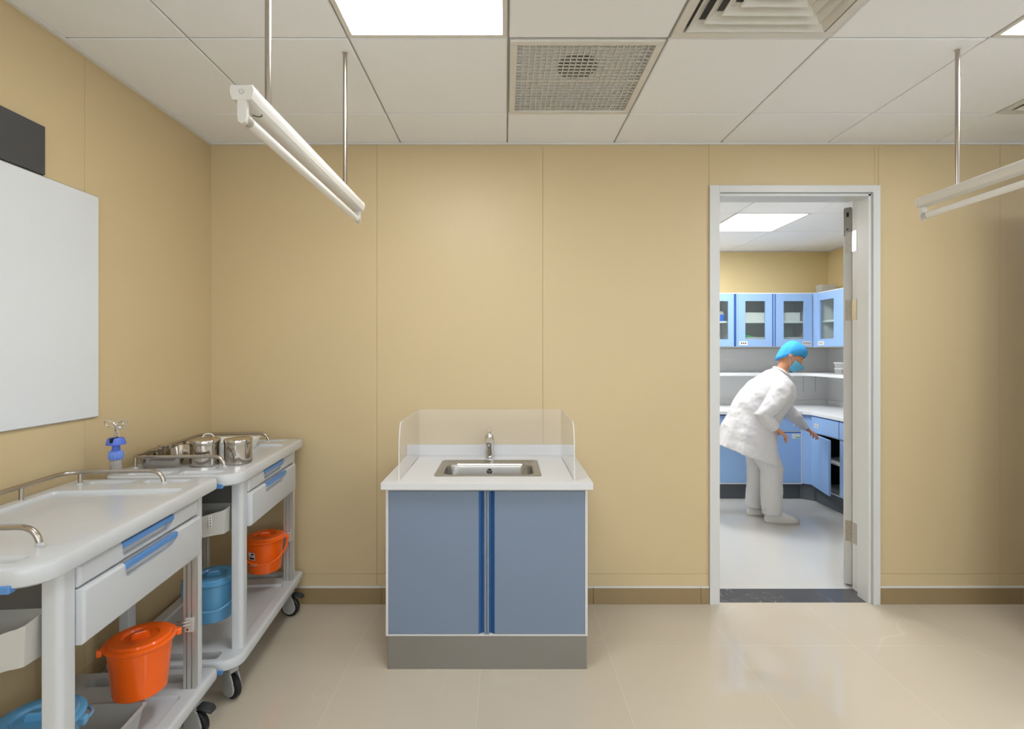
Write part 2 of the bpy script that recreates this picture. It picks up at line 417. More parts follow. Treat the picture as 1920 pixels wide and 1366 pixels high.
# far room walls
struct(MB().box(FX0, FX1, FY1, FY1 + 0.1, 0, 2.6).build('wall_back', M['wall_far'], None, smooth=0), 'cream back wall above the blue wall cabinets', 'wall')
struct(MB().box(FX1, FX1 + 0.1, FY0, FY1 + 0.1, 0, 2.6).build('wall_right', M['wall_far'], None, smooth=0), 'cream side wall of the room beyond the doorway', 'wall')
struct(MB().box(FX0 - 0.1, FX0, FY0, FY1 + 0.1, 0, 2.6).build('wall_left', M['farwhite'], None, smooth=0), 'pale left wall of the far room, outside the picture', 'wall')
fw = MB(); fw.box(FX0, 1.149, FY0, FY0 + 0.006, 0, 2.6).box(2.105, FX1, FY0, FY0 + 0.006, 0, 2.6).box(1.149, 2.105, FY0, FY0 + 0.006, 2.352, 2.6)
struct(fw.build('wall_front', M['wall'], None, smooth=0), 'cream face of the doorway wall inside the far room', 'wall')

# skirting
def skirt(name, segs, label):
    mb = MB(); top = MB()
    for x0, x1, y0, y1 in segs:
        mb.box(x0, x1, y0, y1, 0, 0.09)
        top.box(min(x0, x1) , max(x0, x1), y0 + 0.0015 if y1 - y0 < 0.05 else y0, y1, 0.0905, 0.1)
    o = mb.build(name, M['skirt'], None, bevel=0.001); top.build('top_strip', M['white_strip'], o)
    return struct(o, label, 'skirting')
skirt('baseboard_back', [(WX, -0.696, WY - 0.009, WY + 0.01), (-0.6945, 0.495, WY - 0.009, WY + 0.01), (0.4965, 1.1, WY - 0.009, WY + 0.01), (1.1015, 1.148, WY - 0.009, WY + 0.01), (2.106, 2.9, WY - 0.009, WY + 0.01), (2.9015, RX, WY - 0.009, WY + 0.01)], 'brown tile skirting along the back wall')
mb = MB(); tp = MB()
for a, b in ((FY, -1.2), (-1.198, 0.6), (0.602, WY - 0.01)):
    mb.box(WX - 0.01, WX + 0.009, a, b, 0, 0.09); tp.box(WX - 0.01, WX + 0.0075, a, b, 0.0905, 0.1)
o = mb.build('baseboard_left', M['skirt'], None, bevel=0.001); tp.build('top_strip', M['white_strip'], o); struct(o, 'brown tile skirting along the left wall', 'skirting')

# ---------------- ceilings of 600 mm tiles with recessed joints
def tiled_ceiling(z, x0, x1, y0, y1, gx, gy, holes, label):
    mb = MB(); g = 0.0035; bev = 0.004
    def cuts(a, b, o):
        k = math.ceil((a - o) / 0.6 - 1e-6); out = [a]
        while o + k * 0.6 < b - 1e-6:
            if o + k * 0.6 > a + 1e-6: out.append(o + k * 0.6)
            k += 1
        return out + [b]
    X = cuts(x0, x1, gx); Y = cuts(y0, y1, gy)
    for xa, xb in zip(X[:-1], X[1:]):
        for ya, yb in zip(Y[:-1], Y[1:]):
            if any(abs((xa + xb) / 2 - hx) < 0.05 and abs((ya + yb) / 2 - hy) < 0.05 for hx, hy in holes): continue
            loops = []
            for d, zz in ((g, z + 0.012), (g, z + bev), (g + bev, z)):
                loops.append([(xa + d, ya + d, zz), (xb - d, ya + d, zz), (xb - d, yb - d, zz), (xa + d, yb - d, zz)])
            mb.loft(loops, False, True)
    o = struct(mb.build('ceiling', M['ceil'], None, smooth=0), label, 'ceiling')
    gr = MB()
    for x in X[1:-1]: gr.box(x - 0.012, x + 0.012, y0, y1, z + 0.0085, z + 0.014)
    for y in Y[1:-1]: gr.box(x0, x1, y - 0.012, y + 0.012, z + 0.0088, z + 0.0138)
    gr.build('grid_runner', M['ceil_gap'], o, smooth=0)
    MB().box(x0 - 0.02, x1 + 0.02, y0 - 0.02, y1 + 0.0, z + 0.2, z + 0.22).build('slab', M['ceil_gap'], o, smooth=0)
    return o
GX, GY = 0.012, 1.897
def cell(ix, iy): return (GX + 0.6 * ix + 0.3, GY + 0.6 * iy + 0.3)     # centre of a ceiling cell
LIGHTS = [cell(-1, -1), cell(3, -1), cell(7, -1), cell(-1, -5), cell(3, -5), cell(7, -5)]
EXH = cell(0, 0); DIF = cell(1, -1); VENT = cell(4, 0)
tiled_ceiling(CZ, WX, RX, FY, WY, GX, GY, LIGHTS + [EXH, DIF, VENT], 'white square metal tile ceiling of the front room')
FLIGHTS = [(2.107, 4.261), (0.907, 4.861)]
tiled_ceiling(FARZ, FX0, FX1, FY0 + 0.006, FY1, 1.807, 3.961, FLIGHTS, 'white square tile ceiling beyond the doorway')
# wall angle trims
t = MB()
t.box(WX, RX, WY - 0.02, WY, CZ - 0.010, CZ - 0.001).box(WX, WX + 0.02, FY, WY - 0.02, CZ - 0.010, CZ - 0.001)
struct(t.build('trim_1', M['ceil_trim'], None, bevel=0.001), 'thin pale edge angle where walls meet the ceiling', 'trim')
t = MB(); t.box(FX0, FX1, FY1 - 0.015, FY1, FARZ - 0.008, FARZ - 0.001).box(FX1 - 0.015, FX1, FY0 + .01, FY1 - 0.015, FARZ - 0.008, FARZ - 0.001)
struct(t.build('trim_2', M['ceil_trim'], None, bevel=0.001), 'thin pale edge angle around the far ceiling', 'trim')

# ---------------- ceiling fixtures
def ceil_light(c, z, m, label, group=None):
    r = thing('ceiling_light', label, 'ceiling light', (c[0], c[1], z), 0, group)
    f = MB(); h = 0.296
    for d in ((-h, h, -h, -h + 0.018), (-h, h, h - 0.018, h), (-h, -h + 0.018, -h + 0.018, h - 0.018), (h - 0.018, h, -h + 0.018, h - 0.018)):
        f.box(*d, -0.001, 0.03)
    f.build('frame', M['lampbody'], r, bevel=0.0015)
    MB().box(-h + 0.018, h - 0.018, -h + 0.018, h - 0.018, 0.008, 0.02).build('diffuser', m, r, smooth=0)
    return r
names = ['lit square panel light set in the ceiling above the lamp on the left', 'lit square panel light partly in view at the upper right corner',
         'lit square panel light right of the picture, above the dark cabinet', 'lit panel light behind the camera on the left',
         'lit panel light behind the camera in the middle', 'lit panel light behind the camera on the right']
for c, nm in zip(LIGHTS, names): ceil_light(c, CZ, M['panel'], nm, 'panel lights in the front room ceiling')
ceil_light(FLIGHTS[0], FARZ, M['panel_far'], 'lit square panel light seen through the doorway', 'panel lights in the far room ceiling')
ceil_light(FLIGHTS[1], FARZ, M['panel_far'], 'lit panel light of the far room hidden left of the doorway', 'panel lights in the far room ceiling')

# exhaust grille
r = thing('exhaust_grille', 'white square lattice exhaust grille in the ceiling above the sink', 'ceiling vent', (EXH[0], EXH[1], CZ))
f = MB(); h = 0.293; b = 0.028
for d in ((-h, h, -h, -h + b), (-h, h, h - b, h), (-h, -h + b, -h + b, h - b), (h - b, h, -h + b, h - b)): f.box(*d, -0.006, 0.03)
f.build('frame', M['lampbody'], r, bevel=0.003)
g = MB(); n = 22; s = (2 * (h - b)) / n
for i in range(1, n):
    x = -h + b + s * i
    g.box(x - 0.0016, x + 0.0016, -h + b, h - b, -0.002, 0.008)
    w = 0.004 if i == 11 else 0.0012
    g.box(-h + b, h - b, x - w, x + w, 0.0, 0.006)
g.build('lattice', M['lampbody'], r, smooth=0)
bk = MB(); bk.box(-h + b, h - b, -h + b, h - b, 0.07, 0.08).box(-h + b, h - b, -h + b, -h + b + 0.004, 0.03, 0.07).box(-h + b, h - b, h - b - 0.004, h - b, 0.03, 0.07)
bk.box(-h + b, -h + b + 0.004, -h + b, h - b, 0.03, 0.07).box(h - b - 0.004, h - b, -h + b, h - b, 0.03, 0.07)
bk.build('housing', M['ceil'], r, smooth=0)
MB().lathe([(0.085, 0.056), (0.085, 0.068), (0.06, 0.069)], n=24).build('duct_opening', M['duct'], r)
fan = MB()
for i in range(4):
    a = i * pi / 2 + 0.4
    fan.M = Matrix.Rotation(a, 4, 'Z'); fan.box(0.015, 0.075, -0.018, 0.018, 0.05, 0.053)
fan.M = None; fan.lathe([(0.018, 0.045), (0.02, 0.054)], n=16); fan.build('fan_blades', M['duct'], r)

# square four-way diffuser: nested sloping louvres
def diffuser(c, label, z=CZ, h=0.296, rings=5):
    r = thing('air_diffuser', label, 'air diffuser', (c[0], c[1], z))
    f = MB(); b = 0.035
    for d in ((-h, h, -h, -h + b), (-h, h, h - b, h), (-h, -h + b, -h + b, h - b), (h - b, h, -h + b, h - b)): f.box(*d, -0.003, 0.02)
    f.build('frame', M['lampbody'], r, bevel=0.002)
    def sq(a, zz): return [(-a, -a, zz), (a, -a, zz), (a, a, zz), (-a, a, zz)]
    step = 0.045; a = h - b
    for i in range(rings):
        o0 = a - step * i; i0 = max(o0 - step * 0.98, 0.01)
        l = MB()
        # each louvre: low lip outside, sloping up to the inside
        l.loft([sq(o0 - 0.008, -0.006), sq(i0 + 0.002, 0.016), sq(i0 + 0.001, 0.0175), sq(o0 - 0.011, -0.0085)], False, False, close=True)
        l.build('louvre', M['lampbody'], r, smooth=0)
    MB().box(-0.045, 0.045, -0.045, 0.045, -0.006, -0.002).build('centre_plate', M['lampbody'], r)
    bk = MB(); bk.box(-a, a, -a, a, 0.14, 0.15)
    for d in ((-a, a, -a - 0.004, -a), (-a, a, a, a + 0.004), (-a - 0.004, -a, -a, a), (a, a + 0.004, -a, a)): bk.box(*d, 0.02, 0.14)
    bk.build('plenum', M['ceil_gap'], r, smooth=0)
    return r
diffuser(DIF, 'large white four way air diffuser at the top edge of the ceiling', rings=5)
diffuser(VENT, 'small corner of a louvred white air diffuser at the right edge of the ceiling', rings=5)

# ---------------- hanging tube lamps
def tube_lamp(x, y0, y1, ztop, rods, label):
    r = thing('tube_lamp', label, 'hanging lamp', (x, (y0 + y1) / 2, ztop), 0, 'unlit tube lamps on rods')
    L = (y1 - y0) / 2
    prof = [(-0.0235, 0), (-0.0195, -0.0015), (0.0195, -0.0015), (0.0235, 0), (0.0262, -0.004), (0.0275, -0.013), (0.0262, -0.022), (0.0225, -0.034), (0.019, -0.036), (-0.019, -0.036), (-0.0225, -0.034), (-0.0262, -0.022), (-0.0275, -0.013), (-0.0262, -0.004)]
    MB().prism(prof, 'y', -L + 0.03, L - 0.012).build('batten_body', M['lampbody'], r)
    for s, ln in ((-1, 0.03), (1, 0.012)):
        pr = [(u * 1.04, v * 1.02 + 0.0006) for u, v in prof]
        a, b = (-L, -L + ln + 0.002) if s < 0 else (L - ln - 0.002, L)
        ec = MB().prism(pr, 'y', a, b).build('end_cap', M['lampbody'], r, bevel=0.001)
        hp = [(-0.011, -0.034), (0.011, -0.034), (0.0115, -0.075), (0.0085, -0.087), (0.0, -0.092), (-0.0085, -0.087), (-0.0115, -0.075)]
        a2, b2 = (-L + 0.001, -L + 0.014) if s < 0 else (L - 0.014, L - 0.001)
        MB().prism(hp, 'y', a2, b2).build('tube_holder', M['lampbody'], r, bevel=0.001)
        MB().tube([(0, s * (L - 0.012), -0.075), (0, s * (L - 0.034), -0.075)], 0.0136, n=20).build('tube_ferrule', M['alu'], r)
        if s < 0:
            em = MB(); em.tube([(0.006 * cos(t), -L - 0.0005, -0.016 + 0.006 * sin(t)) for t in [radians(130 + 280 * i / 14) for i in range(15)]], 0.0009, n=6)
            em.tube([(0, -L - 0.0005, -0.010), (0, -L - 0.0005, -0.017)], 0.0009, n=6)
            em.build('embossed_mark', M['bin'], ec)
    MB().tube([(0, -L + 0.03, -0.075), (0, L - 0.03, -0.075)], 0.013, n=24, cap=True).build('fluorescent_tube', M['tube'], r)
    st = MB(); st.tube([(0.012 * cos(t) , -L + 0.075 + 0.012 * sin(t), -0.0366) for t in [radians(10 + 160 * i / 8) for i in range(9)]], 0.0012, n=6); st.build('starter_rim', M['hole'], r)
    for ry in rods:
        y = ry - (y0 + y1) / 2
        rod = MB().tube([(0, y, -0.003), (0, y, CZ - ztop)], 0.0078, n=20).build('hanging_rod', M['rail'], r)
        MB().lathe([(0.012, CZ - ztop - 0.003), (0.0125, CZ - ztop - 0.0005)], (0, y, 0), 20).build('rod_collar', M['lampbody'], rod)
    return r
tube_lamp(-0.627, 1.205, 2.165, 2.054, (1.34, 1.985), 'unlit white tube lamp hanging on two steel rods near the left wall')
tube_lamp(1.755, 1.19, 2.135, 2.062, (1.32, 1.965), 'unlit white tube lamp hanging at the right edge, cut off by the frame')

# ---------------- boards on the left wall
r = thing('whiteboard', 'large blank white wall board above the nearer trolley', 'whiteboard', (WX, 1.55, 1.157))
bx('panel', M['board'], r, 0, 0.012, -0.55, 0.505, 0, 0.887, 0.002)
bx('back_frame', M['alu'], r, 0, 0.008, -0.553, 0.508, -0.003, 0.89, 0.001)
r = thing('wall_panel', 'dark grey rectangular panel on the left wall just above the whiteboard', 'panel', (WX, 1.4, 2.055))
bx('face', M['slate'], r, 0.002, 0.014, -0.35, 0.414, -0.005, 0.168, 0.001)
bx('backing', M['farkick'], r, 0, 0.006, -0.353, 0.417, -0.007, 0.171, 0.001)

# ---------------- doorway: frame, threshold, open leaf
fr = MB()
Yf = WY - 0.016
def jamb(mb, xo, xi, sgn):
    # plan profile of a jamb, extruded vertically; sgn=+1 for the right jamb
    s = sgn
    pts = [(xo, Yf), (xo, FY0 + 0.012), (xi + s * 0.038, FY0 + 0.012), (xi + s * 0.038, 2.945), (xi, 2.945)]
    pts += [(xi, Yf + 0.014), (xi + s * 0.015, Yf + 0.014), (xi + s * 0.015, Yf + 0.019), (xi + s * 0.019, Yf + 0.019), (xi + s * 0.019, Yf)] if s > 0 else [(xi, Yf)]
    mb.prism(pts, 'z', 0, 2.352)
jamb(fr, 2.105, DX1, 1)
jamb(fr, 1.149, DX0, -1)
head = [(Yf, 2.352), (FY0 + 0.012, 2.352), (FY0 + 0.012, DZ + 0.02), (2.945, DZ + 0.02), (2.945, DZ), (Yf + 0.014, DZ), (Yf + 0.014, DZ + 0.014), (Yf + 0.019, DZ + 0.014), (Yf + 0.019, DZ + 0.018), (Yf, DZ + 0.018)]
fr.prism(head, 'x', DX0 + 0.0002, DX1 + 0.0188)
fo = struct(fr.build('trim_3', M['frame'], None, bevel=0.0012), 'pale grey painted door frame', 'door frame')
struct(MB().box(DX0 - 0.03, DX1 + 0.035, WY + 0.012, FY0 + 0.002, -0.05, 0.0015).build('trim_4', M['threshold'], None), 'black veined marble threshold under the door frame', 'threshold')
# leaf, opened about 130 degrees, hinged on the far side of the right jamb
leaf = struct(empty('door_1', (2.092, 3.052, 0.0), radians(130 - 180) * -1), 'pale grey door leaf swung open into the far room', 'door')
a = radians(130)
leaf.rotation_euler = (0, 0, -a)         # closed leaf runs towards -x
bx('leaf_panel', M['leaf'], leaf, -0.862, -0.006, -0.046, -0.002, 0.012, 2.285, 0.0015)
cl = bx('door_closer_channel', M['kick'], leaf, -0.30, -0.0055, -0.042, -0.006, 2.285, 2.292)
ep = MB().box(-0.006, -0.0048, -0.044, -0.004, 2.12, 2.284).build('edge_plate', M['kick'], leaf)
MB().box(-0.0048, -0.0042, -0.030, -0.018, 2.235, 2.262).build('latch_slot', M['black'], ep)
MB().box(-0.0048, -0.0042, -0.030, -0.020, 2.155, 2.164).build('latch_slot', M['black'], ep)
for z in (2.08, 1.67, 0.335):
    hg = MB()
    hg.box(-0.0062, -0.0040, -0.036, -0.002, z - 0.062, z + 0.062)
    h = hg.build('hinge', M['steel_brushed'], leaf, bevel=0.0005)
    kn = MB()
    for k in range(5): kn.tube([(0, 0, z - 0.062 + 0.025 * k), (0, 0, z - 0.039 + 0.025 * k)], 0.0065, n=12)
    kn.build('hinge_knuckle', M['steel_brushed'], h)
    sc = MB()
    for k, (yy, zz) in enumerate(((-0.028, -0.048), (-0.016, -0.02), (-0.028, 0.0), (-0.016, 0.022), (-0.028, 0.048))):
        sc.tube([(-0.0042, yy, z + zz), (-0.0034, yy, z + zz)], 0.0032, n=10)
    sc.build('hinge_screw', M['kick'], h)
    jp = MB().box(DX1 + 0.0362, DX1 + 0.0385, 3.004, 3.041, z - 0.062, z + 0.062).build('hinge_plate', M['steel_brushed'], fo)
hd = MB(); hd.tube(round_path([(-0.80, -0.046, 1.0), (-0.80, -0.09, 1.0), (-0.69, -0.09, 1.0)], 0.02), 0.009)
hd.tube(round_path([(-0.80, -0.002, 1.0), (-0.80, 0.045, 1.0), (-0.69, 0.045, 1.0)], 0.02), 0.009)
hd.build('lever_handle', M['steel_brushed'], leaf)

# ---------------- tall cabinet standing right of the picture (its shade reaches the back wall)
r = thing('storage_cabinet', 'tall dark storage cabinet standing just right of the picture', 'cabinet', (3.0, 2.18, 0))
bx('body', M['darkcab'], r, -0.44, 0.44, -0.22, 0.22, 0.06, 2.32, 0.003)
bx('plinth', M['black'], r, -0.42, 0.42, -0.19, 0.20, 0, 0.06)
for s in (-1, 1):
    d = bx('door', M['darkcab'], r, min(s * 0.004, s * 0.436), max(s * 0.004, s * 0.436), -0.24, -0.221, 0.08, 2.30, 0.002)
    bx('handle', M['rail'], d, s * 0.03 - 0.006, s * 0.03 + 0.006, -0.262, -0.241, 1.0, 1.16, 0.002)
# ================================================================ TROLLEYS
def tray_slab(name, parent, z0, z1, main, pockets, through):
    W, L = 0.261, 0.42
    R = (0.075, 0.075, 0.03, 0.03)
    def R_(d): return tuple(max(0.006, q - d) for q in R)
    lo = []
    for d, z in ((0.012, z0), (0.002, z0 + 0.006), (0.0, z0 + 0.014), (0.0, z1 - 0.012), (0.003, z1 - 0.004), (0.009, z1 - 0.0005), (0.016, z1)):
        lo.append(rrect(-W + d, W - d, -L + d, L - d, z, R_(d)))
    o = MB().loft(lo).build(name, M['plastic'], parent)
    cs = []
    for (x0, x1, y0, y1, dep, rr) in main + pockets:
        c = MB(); c.loft([rrect(x0 + dep * 0.7, x1 - dep * 0.7, y0 + dep * 0.7, y1 - dep * 0.7, z1 - dep, rr), rrect(x0 + 0.004, x1 - 0.004, y0 + 0.004, y1 - 0.004, z1 - 0.003, rr),
                          rrect(x0 - 0.004, x1 + 0.004, y0 - 0.004, y1 + 0.004, z1 + 0.006, rr)])
        cs.append(c)
    for (x0, x1, y0, y1, rr) in through:
        cs.append(MB().loft([rrect(x0, x1, y0, y1, z0 - 0.01, rr), rrect(x0, x1, y0, y1, z1 + 0.01, rr)]))
    cut(o, cs)
    return o

def make_trolley(name, label):
    r = thing(name, label, 'trolley', (0, 0, 0), 0, 'grey medical trolleys along the left wall')
    top = tray_slab('top_tray', r, 0.889, 0.937, [(-0.215, 0.222, -0.285, 0.255, 0.010, 0.02)],
                    [(0.015, 0.18, 0.335, 0.385, 0.012, 0.01), (-0.18, -0.015, 0.335, 0.385, 0.012, 0.01), (0.015, 0.18, -0.39, -0.335, 0.014, 0.012), (-0.18, -0.015, -0.39, -0.335, 0.014, 0.012)], [])
    low = tray_slab('lower_shelf', r, 0.163, 0.206, [(-0.21, 0.21, -0.255, 0.255, 0.010, 0.015)], [], [(-0.17, 0.17, -0.395, -0.345, 0.012), (-0.17, 0.17, 0.325, 0.375, 0.012)])
    for z in (0.884, 0.158):
        b = MB(); b.box(-0.20, 0.20, -0.4235, -0.405, z, z + 0.018)
        b.build('blue_bumper', M['blue_grip'], r, bevel=0.002)
    # carcass
    c = MB(); c.box(-0.236, 0.222, -0.284, 0.283, 0.694, 0.889)
    c.build('drawer_housing', M['drawer'], r, bevel=0.002)
    bx('end_panel', M['shadegrey'], r, -0.2, 0.2, -0.30, -0.285, 0.70, 0.889, 0.002)  # dark colour stands for the shadow on the housing's near end
    # drawers with scooped blue grips
    for z0, z1, x1, hw in ((0.833, 0.886, 0.249, 0.125), (0.690, 0.829, 0.259, 0.128)):
        d = MB(); lo = []
        for e, x in ((0.0, 0.2225), (0.0, x1 - 0.006), (0.006, x1)):
            lo.append([(x, -0.284 + e, z0 + e), (x, 0.285 - e, z0 + e), (x, 0.285 - e, z1 - e), (x, -0.284 + e, z1 - e)])
        d.loft(lo); dr = d.build('drawer', M['drawer'], r, bevel=0.0015)
        dep = 0.042
        poly = [(-hw, z1 + 0.01), (-hw, z1 - dep * 0.6)] + [(-hw + 0.012 * (1 - cos(t)) + 0.002, z1 - dep * 0.6 - (dep * 0.4) * sin(t)) for t in [pi / 2 * i / 5 for i in range(1, 6)]] \
            + [(hw - 0.038 + 0.002, z1 - dep)] + [(hw - 0.03 + 0.028 * (i / 4), z1 - dep + dep * 0.55 * (i / 4) ** 1.6) for i in range(1, 5)] + [(hw, z1 + 0.01)]
        cut(dr, [MB().prism(poly, 'x', x1 - 0.019, x1 + 0.02)])
        g = MB(); g.loft([[(x, -hw + 0.0005, z1 - h2), (x, hw - 0.0005, z1 - h2), (x, hw - 0.0005, z1 - 0.0005), (x, -hw + 0.0005, z1 - 0.0005)] for x, h2 in ((x1 - 0.007, 0.012), (x1 - 0.001, 0.0175), (x1 + 0.0035, 0.0175))])
        g.build('grip', M['blue_grip'], dr, bevel=0.0015)
    # legs
    for sx in (-1, 1):
        lg = MB(); a, b = sorted((sx * 0.197, sx * 0.2405))
        rr = (0.004, 0.016, 0.004, 0.004) if sx > 0 else (0.016, 0.004, 0.004, 0.004)
        lg.loft([rrect(a, b, -0.334, -0.2855, z, rr) for z in (0.2, 0.9)])
        lg.build('leg', M['plastic'], r)
        lg = MB(); lg.loft([rrect(a + 0.0, b, 0.298, 0.336, z, (0.003, 0.003, 0.012, 0.012)) for z in (0.2, 0.9)])
        lo = lg.build('leg', M['plastic'], r)
        # aluminium slot profile on the inner side
        pr = [(a, 0.298), (a, 0.284), (a + 0.009, 0.284), (a + 0.009, 0.292), (a + 0.014, 0.292), (a + 0.014, 0.284), (a + 0.026, 0.284), (a + 0.026, 0.292), (a + 0.031, 0.292), (a + 0.031, 0.284), (b, 0.284), (b, 0.298)]
        MB().prism(pr, 'z', 0.2, 0.70).build('slot_profile', M['alu'], lo)
    # guard rail
    zt = 0.981; xr = 0.155
    path = round_path([(xr - 0.015, -0.262, 0.93), (xr - 0.022, -0.262, zt), (-0.235, -0.262, zt), (-0.235, 0.342, zt), (0.092, 0.342, zt), (0.10, 0.342, 0.93)], [0.045, 0.05, 0.06, 0.045], 10)
    rl = MB().tube(path, 0.0075, n=14).build('guard_rail', M['rail'], r)
    for p in ((-0.215, -0.262), (-0.19, 0.342), (-0.235, -0.1), (-0.235, 0.15)):
        MB().tube([(p[0], p[1], 0.93), (p[0], p[1], zt)], 0.007, n=12).build('rail_post', M['rail'], rl)
    for p in ((xr - 0.015, -0.262), (0.10, 0.342), (-0.215, -0.262), (-0.19, 0.342)):
        MB().lathe([(0.0105, 0.932), (0.010, 0.9405), (0.008, 0.9415)], (p[0], p[1], 0), 16).build('rail_foot', M['plastic'], rl)
    # casters
    def caster(x, y, rz, brake):
        lc = Matrix.Translation((x, y, 0)) @ Matrix.Rotation(rz, 4, 'Z')
        def b(): q = MB(); q.M = lc; return q
        q = b(); q.lathe([(0.011, 0.13), (0.011, 0.168)], n=14); q.lathe([(0.024, 0.122), (0.024, 0.138), (0.018, 0.15)], n=20)
        o = q.build('caster', M['caster'], r)
        # twin cover cheeks either side of the tyre (wheel axis = local y)
        for s in (-1, 1):
            q = b(); pts = []
            for i in range(20):
                t = 2 * pi * i / 20
                pts.append((-0.028 + 0.036 * cos(t), 0.05 + 0.036 * sin(t)))
            q.prism(pts, 'y', *(sorted((s * 0.0135, s * 0.021))))
            q.prism([(-0.06, 0.07), (-0.045, 0.105), (0.0, 0.13), (0.022, 0.13), (0.02, 0.11), (0.004, 0.06), (-0.02, 0.05)], 'y', *sorted((s * 0.0135, s * 0.020)))
            q.build('wheel_cover', M['caster'], o, bevel=0.002)
        q = b(); q.box(-0.045, 0.02, -0.02, 0.02, 0.108, 0.126); q.build('fork_bridge', M['caster'], o, bevel=0.005)
        q = b(); pf = [(-0.012, 0.044), (0.0125 - 0.0245, 0.048), (-0.006, 0.05), (0.006, 0.05), (0.012, 0.048), (0.012, 0.03), (-0.012, 0.03)]
        lo = []
        for i in range(28):
            t = 2 * pi * i / 28
            lo.append([(-0.028 + rr_ * cos(t), yy, 0.0505 + rr_ * sin(t)) for yy, rr_ in ((-0.012, 0.044), (-0.008, 0.0495), (0.008, 0.0495), (0.012, 0.044), (0.012, 0.02), (-0.012, 0.02))])
        q.loft(lo, False, False, close=True); q.build('tyre', M['tyre'], o)
        if brake:
            q = b(); q.loft([[(xx, -0.02 * w, zz - 0.005), (xx, 0.02 * w, zz - 0.005), (xx, 0.02 * w, zz + 0.006), (xx, -0.02 * w, zz + 0.006)] for xx, zz, w in ((-0.03, 0.118, 0.8), (-0.06, 0.116, 1.0), (-0.085, 0.112, 1.05), (-0.1, 0.104, 0.8))])
            q.build('brake_pedal', M['pedal'], o, bevel=0.004)
        return o
    caster(0.17, -0.305, radians(148), False)
    caster(0.19, 0.335, radians(168), True)
    caster(-0.19, -0.315, radians(-100), False)
    caster(-0.19, 0.335, radians(140), True)
    return r

TA = (-1.328, 1.52, 0.0, radians(4.87)); TB = (-1.342, 2.38, 0.0, radians(5.1))
trolley_a = make_trolley('medical_trolley', 'nearer grey medical trolley with an empty top, cut off by the left edge')
trolley_b = copy_tree(trolley_a)
trolley_b['label'] = 'farther grey medical trolley in the corner carrying steel canisters'
for o, t in ((trolley_a, TA), (trolley_b, TB)):
    o.location = t[:3]; o.rotation_euler = (0, 0, t[3])
def on(t, x, y, z=0.0):
    c, s = cos(t[3]), sin(t[3])
    return (t[0] + c * x - s * y, t[1] + s * x + c * y, z)

# side bins hooked on the near end of each trolley
def side_bin(t, label, mark):
    p = on(t, 0, -0.3005, 0.688)
    r = thing('side_bin', label, 'bin', p, t[3], 'grey bins hooked on the trolley ends')
    # open trough: plan outline at top and bottom
    def plan(fx, fy, z, ins):
        hi = 1 if z > .05 else 0
        half = [(0.189 - ins, 0, z), (0.192 * fx - ins, -0.07 * fy, z - 0.006 * hi), (0.181 * fx - ins, -0.078 * fy + ins, z - 0.010 * hi), (0.168 * fx - ins, -0.082 * fy + ins, z - 0.012 * hi), (0.10 * fx, -0.135 * fy + ins, z - 0.022 * hi)]
        return [(-x, y, q) for x, y, q in half] + [(0, -0.155 * fy + ins, z - 0.026 * hi)] + list(reversed(half))
    m = MB(); m.loft([plan(0.95, 0.88, 0.0, 0), plan(1, 1, 0.106, 0), plan(1, 1, 0.106, 0.003), plan(0.95, 0.88, 0.004, 0.003)], True, True)
    m.build('trough', M['bin'], r, bevel=0.0012)
    MB().tube([(0.055, -0.005, 0.06), (0.055, -0.012, 0.06)], 0.006, n=12).build('hook_screw', M['chrome'], r)
    if mark:
        lb = MB(); lb.M = Matrix.Translation((0.146, -0.0995, 0.048)) @ Matrix.Rotation(radians(38), 4, 'Z') @ Matrix.Rotation(radians(-5), 4, 'X')
        lb.box(-0.005, 0.005, -0.0015, 0.0, -0.006, 0.036); l = lb.build('label', M['label'], r)
        gl = MB(); gl.M = lb.M
        for i in range(4):
            z = 0.029 - i * 0.010
            gl.box(-0.003, 0.003, -0.0022, -0.0015, z, z + 0.0016); gl.box(-0.0008, 0.0008, -0.0022, -0.0015, z - 0.004, z + 0.004); gl.box(-0.003, 0.003, -0.0022, -0.0015, z - 0.0035, z - 0.002)
        gl.build('print', M['ink'], l)
    return r
side_bin(TB, 'grey side bin with a small printed label, between the two trolleys', True)
side_bin(TA, 'grey side bin hooked on the nearer trolley at the left edge', False)

